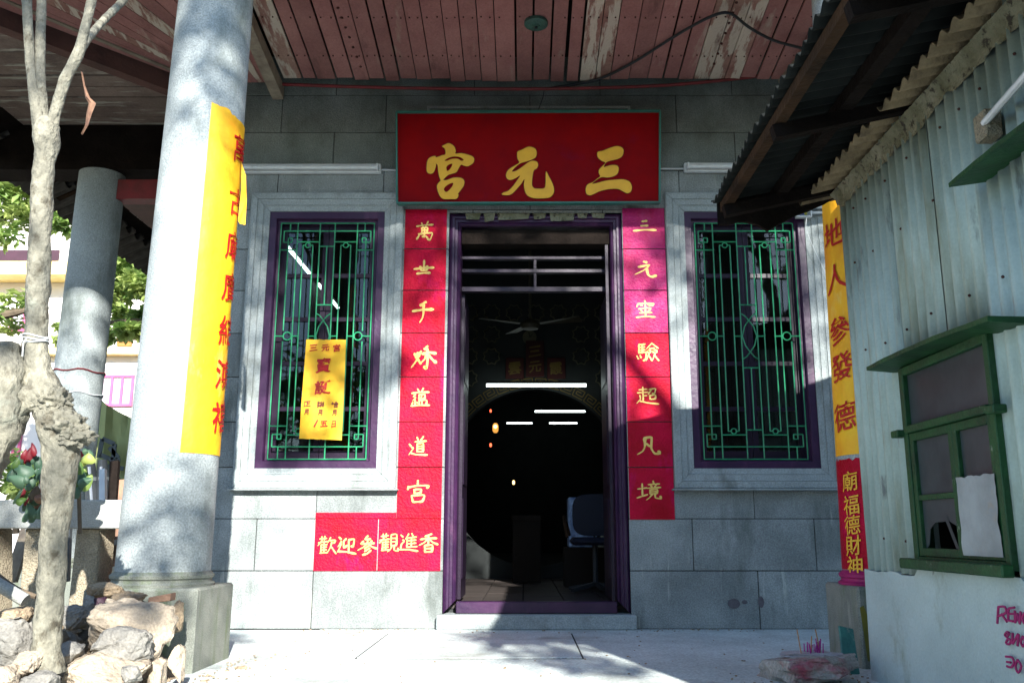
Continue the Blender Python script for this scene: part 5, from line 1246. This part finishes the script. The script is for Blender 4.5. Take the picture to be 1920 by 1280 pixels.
for k in range(34):
    x = r.uniform(-3.4, -1.72); y = r.uniform(3.45, 4.65); s_ = r.uniform(.05, .15)
    o = rock_mb((0, 0, 0), (1, .8, .6), 200 + k % 6, sub=3, blocky=.6).build('rubble_stone', r.choice(['rock_pale', 'rock_grey', 'rock_brown']), auto=False)
    o.scale = (s_, s_, s_); o.rotation_euler = (r.uniform(-.4, .4), r.uniform(-.4, .4), r.uniform(0, 6.3)); o.location = (x, y, moundh(x, y) + s_ * .18)
    tag(o, 'small broken stone lying loose among the bigger ones in the rubble heap', 'stone', 'small loose stones in the rubble heap')
# crumbs: far too many to count
m_ = MB(); r = random.Random(77)
protos = [rock_mb((0, 0, 0), (1, 1, .7), 100 + i, sub=2) for i in range(4)]
for k in range(1500):
    x = r.uniform(-4.0, -1.42); y = r.uniform(3.2, 4.78)
    if x > -1.6 and r.random() < .7: continue
    s_ = r.choice([.012, .018, .025, .04, .06]) * r.uniform(.7, 1.3); pz = moundh(x, y) + s_ * .2; pr = r.choice(protos); an = r.uniform(0, 6.3); ca, sa = math.cos(an) * s_, math.sin(an) * s_
    m_.add([(x + v[0] * ca - v[1] * sa, y + v[0] * sa + v[1] * ca, pz + v[2] * s_) for v in pr.v], pr.f, False)
kind(m_.build('loose_rubble', 'rock_brown'), 'stuff')

m_ = MB(); r = random.Random(91)
for k in range(620):
    q = r.random()
    if q < .35: x, y = r.uniform(-1.6, 1.7), WY - abs(r.gauss(0, .10)) - .03
    elif q < .6: x, y = r.uniform(.95, 1.66), 4.0 + abs(r.gauss(0, .25))
    elif q < .8: x, y = -1.58 + abs(r.gauss(0, .14)), r.uniform(4.0, 5.3)
    else: x, y = r.uniform(-1.5, 1.6), r.uniform(4.0, 6.4)
    if -.64 < x < .82 and y > WY - .13: continue
    s_ = r.choice([.004, .006, .009, .014]); pr = r.choice(protos); an = r.uniform(0, 6.3); ca, sa = math.cos(an) * s_, math.sin(an) * s_
    m_.add([(x + v[0] * ca - v[1] * sa, y + v[0] * sa + v[1] * ca, GZ + .004 + v[2] * s_ * .7) for v in pr.v], pr.f, False)
kind(m_.build('paving_grit', 'rock_brown'), 'stuff')
for px, py, w_, h_ in ((1376, 1131, .045, .035), (1427, 1128, .022, .04), (1396, 1128, .02, .015)):
    c = PY(px, py, WY - .0035); V = [c] + [c + Vector((w_ * math.cos(t * .45) * (1 + .3 * noise.noise(Vector((t, px, 0)))), 0, h_ * math.sin(t * .45) * (1 + .3 * noise.noise(Vector((t, py, 1)))))) for t in range(14)]
    MB().add(V, [(0, 1 + k, 1 + (k + 1) % 14) for k in range(14)]).build('rust_stain', 'grime', T)
m_ = MB()
for z in (.62, 1.5, 1.95, 2.22):
    y = 1.0 + r.uniform(0, .1)
    while y < 4.38:
        if not (WINY[0] - .06 < y < WINY[1] + .06 and z < 1.45): m_.blob((SX - .034, y, z + r.uniform(-.012, .012)), .0065, 1, 0, 1)
        y += r.choice([.156, .234, .312])
kind(m_.build('sheet_nails', 'nail_rust', SH), 'stuff')

# ------------------------------------------------------------------ background left: house and trees
HS = thing('white_house', 'sunlit white house with yellow roof bands and pink windows far behind the veranda', 'house', (-11, 20, -1))
HY = 20
MB().box(-22, -7.5, HY, HY + 6, -1, 9.5).build('wall', 'house_white', HS)
a = PY(-60, 530, HY).z; b = PY(-60, 500, HY).z
MB().hexa([(-22, HY - .7, a), (-9.9, HY - .7, a), (-9.9, HY - .01, a), (-22, HY - .01, a), (-22, HY - .7, a + .08), (-9.9, HY - .7, a + .08), (-9.9, HY - .01, b + .15), (-22, HY - .01, b + .15)]).build('roof_band', 'house_yellow', HS)
MB().box(-22, -7.6, HY - .3, HY - .01, PY(0, 668, HY).z, PY(0, 655, HY).z).build('ledge', 'house_yellow', HS)
MB().box(-22, PY(56, 480, HY).x, HY - .05, HY - .01, PY(0, 502, HY).z, PY(0, 470, HY).z).build('balcony_opening', 'house_purple', HS)
MB().box(PY(92, 480, HY).x, PY(112, 480, HY).x, HY - .06, HY - .01, PY(0, 512, HY).z, PY(0, 470, HY).z).build('shutter', 'house_purple', HS)
def hwin(x0, x1, y0, y1, nm):
    p0 = PY(x0, y1, HY); p1 = PY(x1, y0, HY); f = MB(); t = .06
    f.box(p0.x, p1.x, HY - .07, HY - .01, p0.z, p0.z + t).box(p0.x, p1.x, HY - .07, HY - .01, p1.z - t, p1.z)
    for q in range(nm + 1):
        xx = p0.x + (p1.x - p0.x - t) * q / nm; f.box(xx, xx + t, HY - .065, HY - .012, p0.z + t, p1.z - t)
    fo = f.build('window', 'house_pink', HS); MB().box(p0.x + .02, p1.x - .02, HY - .03, HY - .005, p0.z + .02, p1.z - .02).build('pane', 'house_glass', fo)
hwin(186, 254, 703, 762, 3); hwin(18, 52, 580, 622, 1); hwin(12, 44, 808, 860, 2); hwin(-60, 2, 700, 760, 3)
MB().box(PY(222, 650, HY).x, PY(248, 650, HY).x, HY - .1, HY - .01, PY(0, 650, HY).z, PY(0, 628, HY).z).build('shutter', 'house_orange', HS)

def bgtree(lab, cl, n_, size, seed, trunkpts, m_n):
    A = thing('leafy_tree', lab, 'tree', tuple(trunkpts[0][0]), 'trees in front of the white house')
    leaves_mb(cl, n_, size, seed).build('crown', m_n, A)
    for pts_ in trunkpts: MB().tube(pts_, [.12 - .09 * i / (len(pts_) - 1) for i in range(len(pts_))], 8, nz=.2, ns=4, sub=3).build('limb', 'dark_bark', A)
r = random.Random(41)
def cl_(px0, px1, py0, py1, Y, n_, rad):
    o = []
    for _ in range(n_):
        c = PY(r.uniform(px0, px1), r.uniform(py0, py1), Y + r.uniform(-.8, .8)); q = rad * r.uniform(.5, 1.2); o.append(((c.x, c.y, c.z), (q, q, q * .55)))
    return o
bgtree('bright green tree behind the young trunk, upper left', cl_(-140, 50, 300, 440, 14, 16, .5) + cl_(40, 145, 330, 420, 14, 9, .35) + cl_(-60, 60, 560, 650, 14, 4, .3), 5200, .17, 1, [[PY(-120, 900, 14), PY(-90, 600, 14), PY(-20, 430, 14), PY(60, 400, 14)], [PY(-90, 600, 14), PY(10, 590, 14), PY(55, 580, 14)]], 'leaf_bright')
bgtree('green tree with dark limbs seen between the two left columns', cl_(205, 300, 440, 560, 13, 15, .32) + cl_(190, 300, 560, 640, 13, 8, .22) + cl_(90, 130, 600, 640, 13, 2, .18), 4600, .15, 2, [[PY(420, 1000, 13), PY(380, 700, 13), PY(285, 610, 13), PY(205, 605, 13)], [PY(380, 700, 13), PY(330, 560, 13), PY(260, 555, 13), PY(200, 545, 13)]], 'leaf_bright')
leaves = leaves_mb(cl_(0, 60, 845, 930, 8.5, 6, .25), 900, .10, 9); A = thing('garden_bush', 'small bright bush behind the balustrade at the far left', 'bush', tuple(PY(30, 930, 8.5)))
leaves.build('crown', 'leaf_bright', A); MB().tube([PY(30, 1000, 8.5), PY(30, 880, 8.5)], .03, 6).build('stem', 'dark_bark', A)

# ------------------------------------------------------------------ trees standing behind the photographer: they dapple the sunlight
r = random.Random(52)
def inside(x, z, ell): return any(((x - a) / c_) ** 2 + ((z - b) / d_) ** 2 < 1 for a, b, c_, d_ in ell)
# gaps in the crown (x, z at y = -5.3)
GAPS = [(-.12 + 1.0, 7.3, .48, .95), (2.0, 5.2, 1.1, .42), (2.2, 6.9, .6, .5), (0.1, 5.6, .5, .3)]
cl = []
while len(cl) < 105:
    x = r.uniform(-3.0, 6.0); z = r.uniform(4.3, 9.4); y = -5.3 + r.uniform(-1.0, 1.0)
    xm = x + .27 * (y + 5.3) ; zm = z + .52 * (y + 5.3)
    if inside(xm, zm, GAPS): continue
    if zm < 8.2 and r.random() < .68: continue
    q = r.uniform(.22, .42) if zm < 8.3 else r.uniform(.4, .65); cl.append(((x, y, z), (q, q, q * .8)))
for x, z, q in ((.95, 5.85, .28), (.75, 5.30, .34), (.1, 6.2, .4), (-.3, 6.0, .4), (-.2, 7.1, .5), (-.8, 7.3, .5), (-.1, 8.0, .5), (-.7, 8.3, .5), (-.3, 9.0, .5), (-1.0, 6.4, .45), (-.9, 9.2, .5), (1.05, 8.75, .42), (.55, 8.7, .42), (1.5, 8.9, .42), (2.1, 9.0, .4), (1.0, 9.2, .5)): cl.append(((x, -5.3, z), (q, q, q * .8)))
A = thing('shade_tree', 'broad tree behind the viewpoint whose leaves dapple the temple front', 'tree', (5.9, -5.3, GZ))
leaves_mb(cl, 13800, .13, 5, long=2.0).build('crown', 'leaf_green', A)
MB().tube([(5.9, -5.6, GZ), (5.8, -5.5, 2.5), (5.6, -5.4, 4.6), (5.3, -5.3, 6.5), (4.9, -5.2, 8.6), (4.8, -5.2, 9.4)], [.28, .22, .18, .13, .07, .02], 12, nz=.15, ns=4, sub=4).build('trunk', 'dark_bark', A)
MB().tube([(5.6, -5.4, 4.6), (6.2, -5.2, 6.5), (6.6, -5.2, 9)], [.14, .09, .03], 10, sub=4).build('limb', 'dark_bark', A)
MB().tube([(5.3, -5.35, 6.4), (3.4, -5.2, 8.6), (1.2, -5.2, 9.0), (-1.5, -5.2, 9.2)], [.09, .05, .04, .02], 10, sub=4).build('limb', 'dark_bark', A)
# unseen lower hedge line, added to keep sun off the near paving; shows in reflections
cl = [((r.uniform(-12, 14), r.uniform(-9.2, -7.2), r.uniform(.3, 4.3)), (1.1, .9, .85)) for _ in range(140)]
A = leaves_mb(cl, 16000, .42, 6).build('unseen_shade_belt', 'leaf_green'); kind(A, 'stuff')
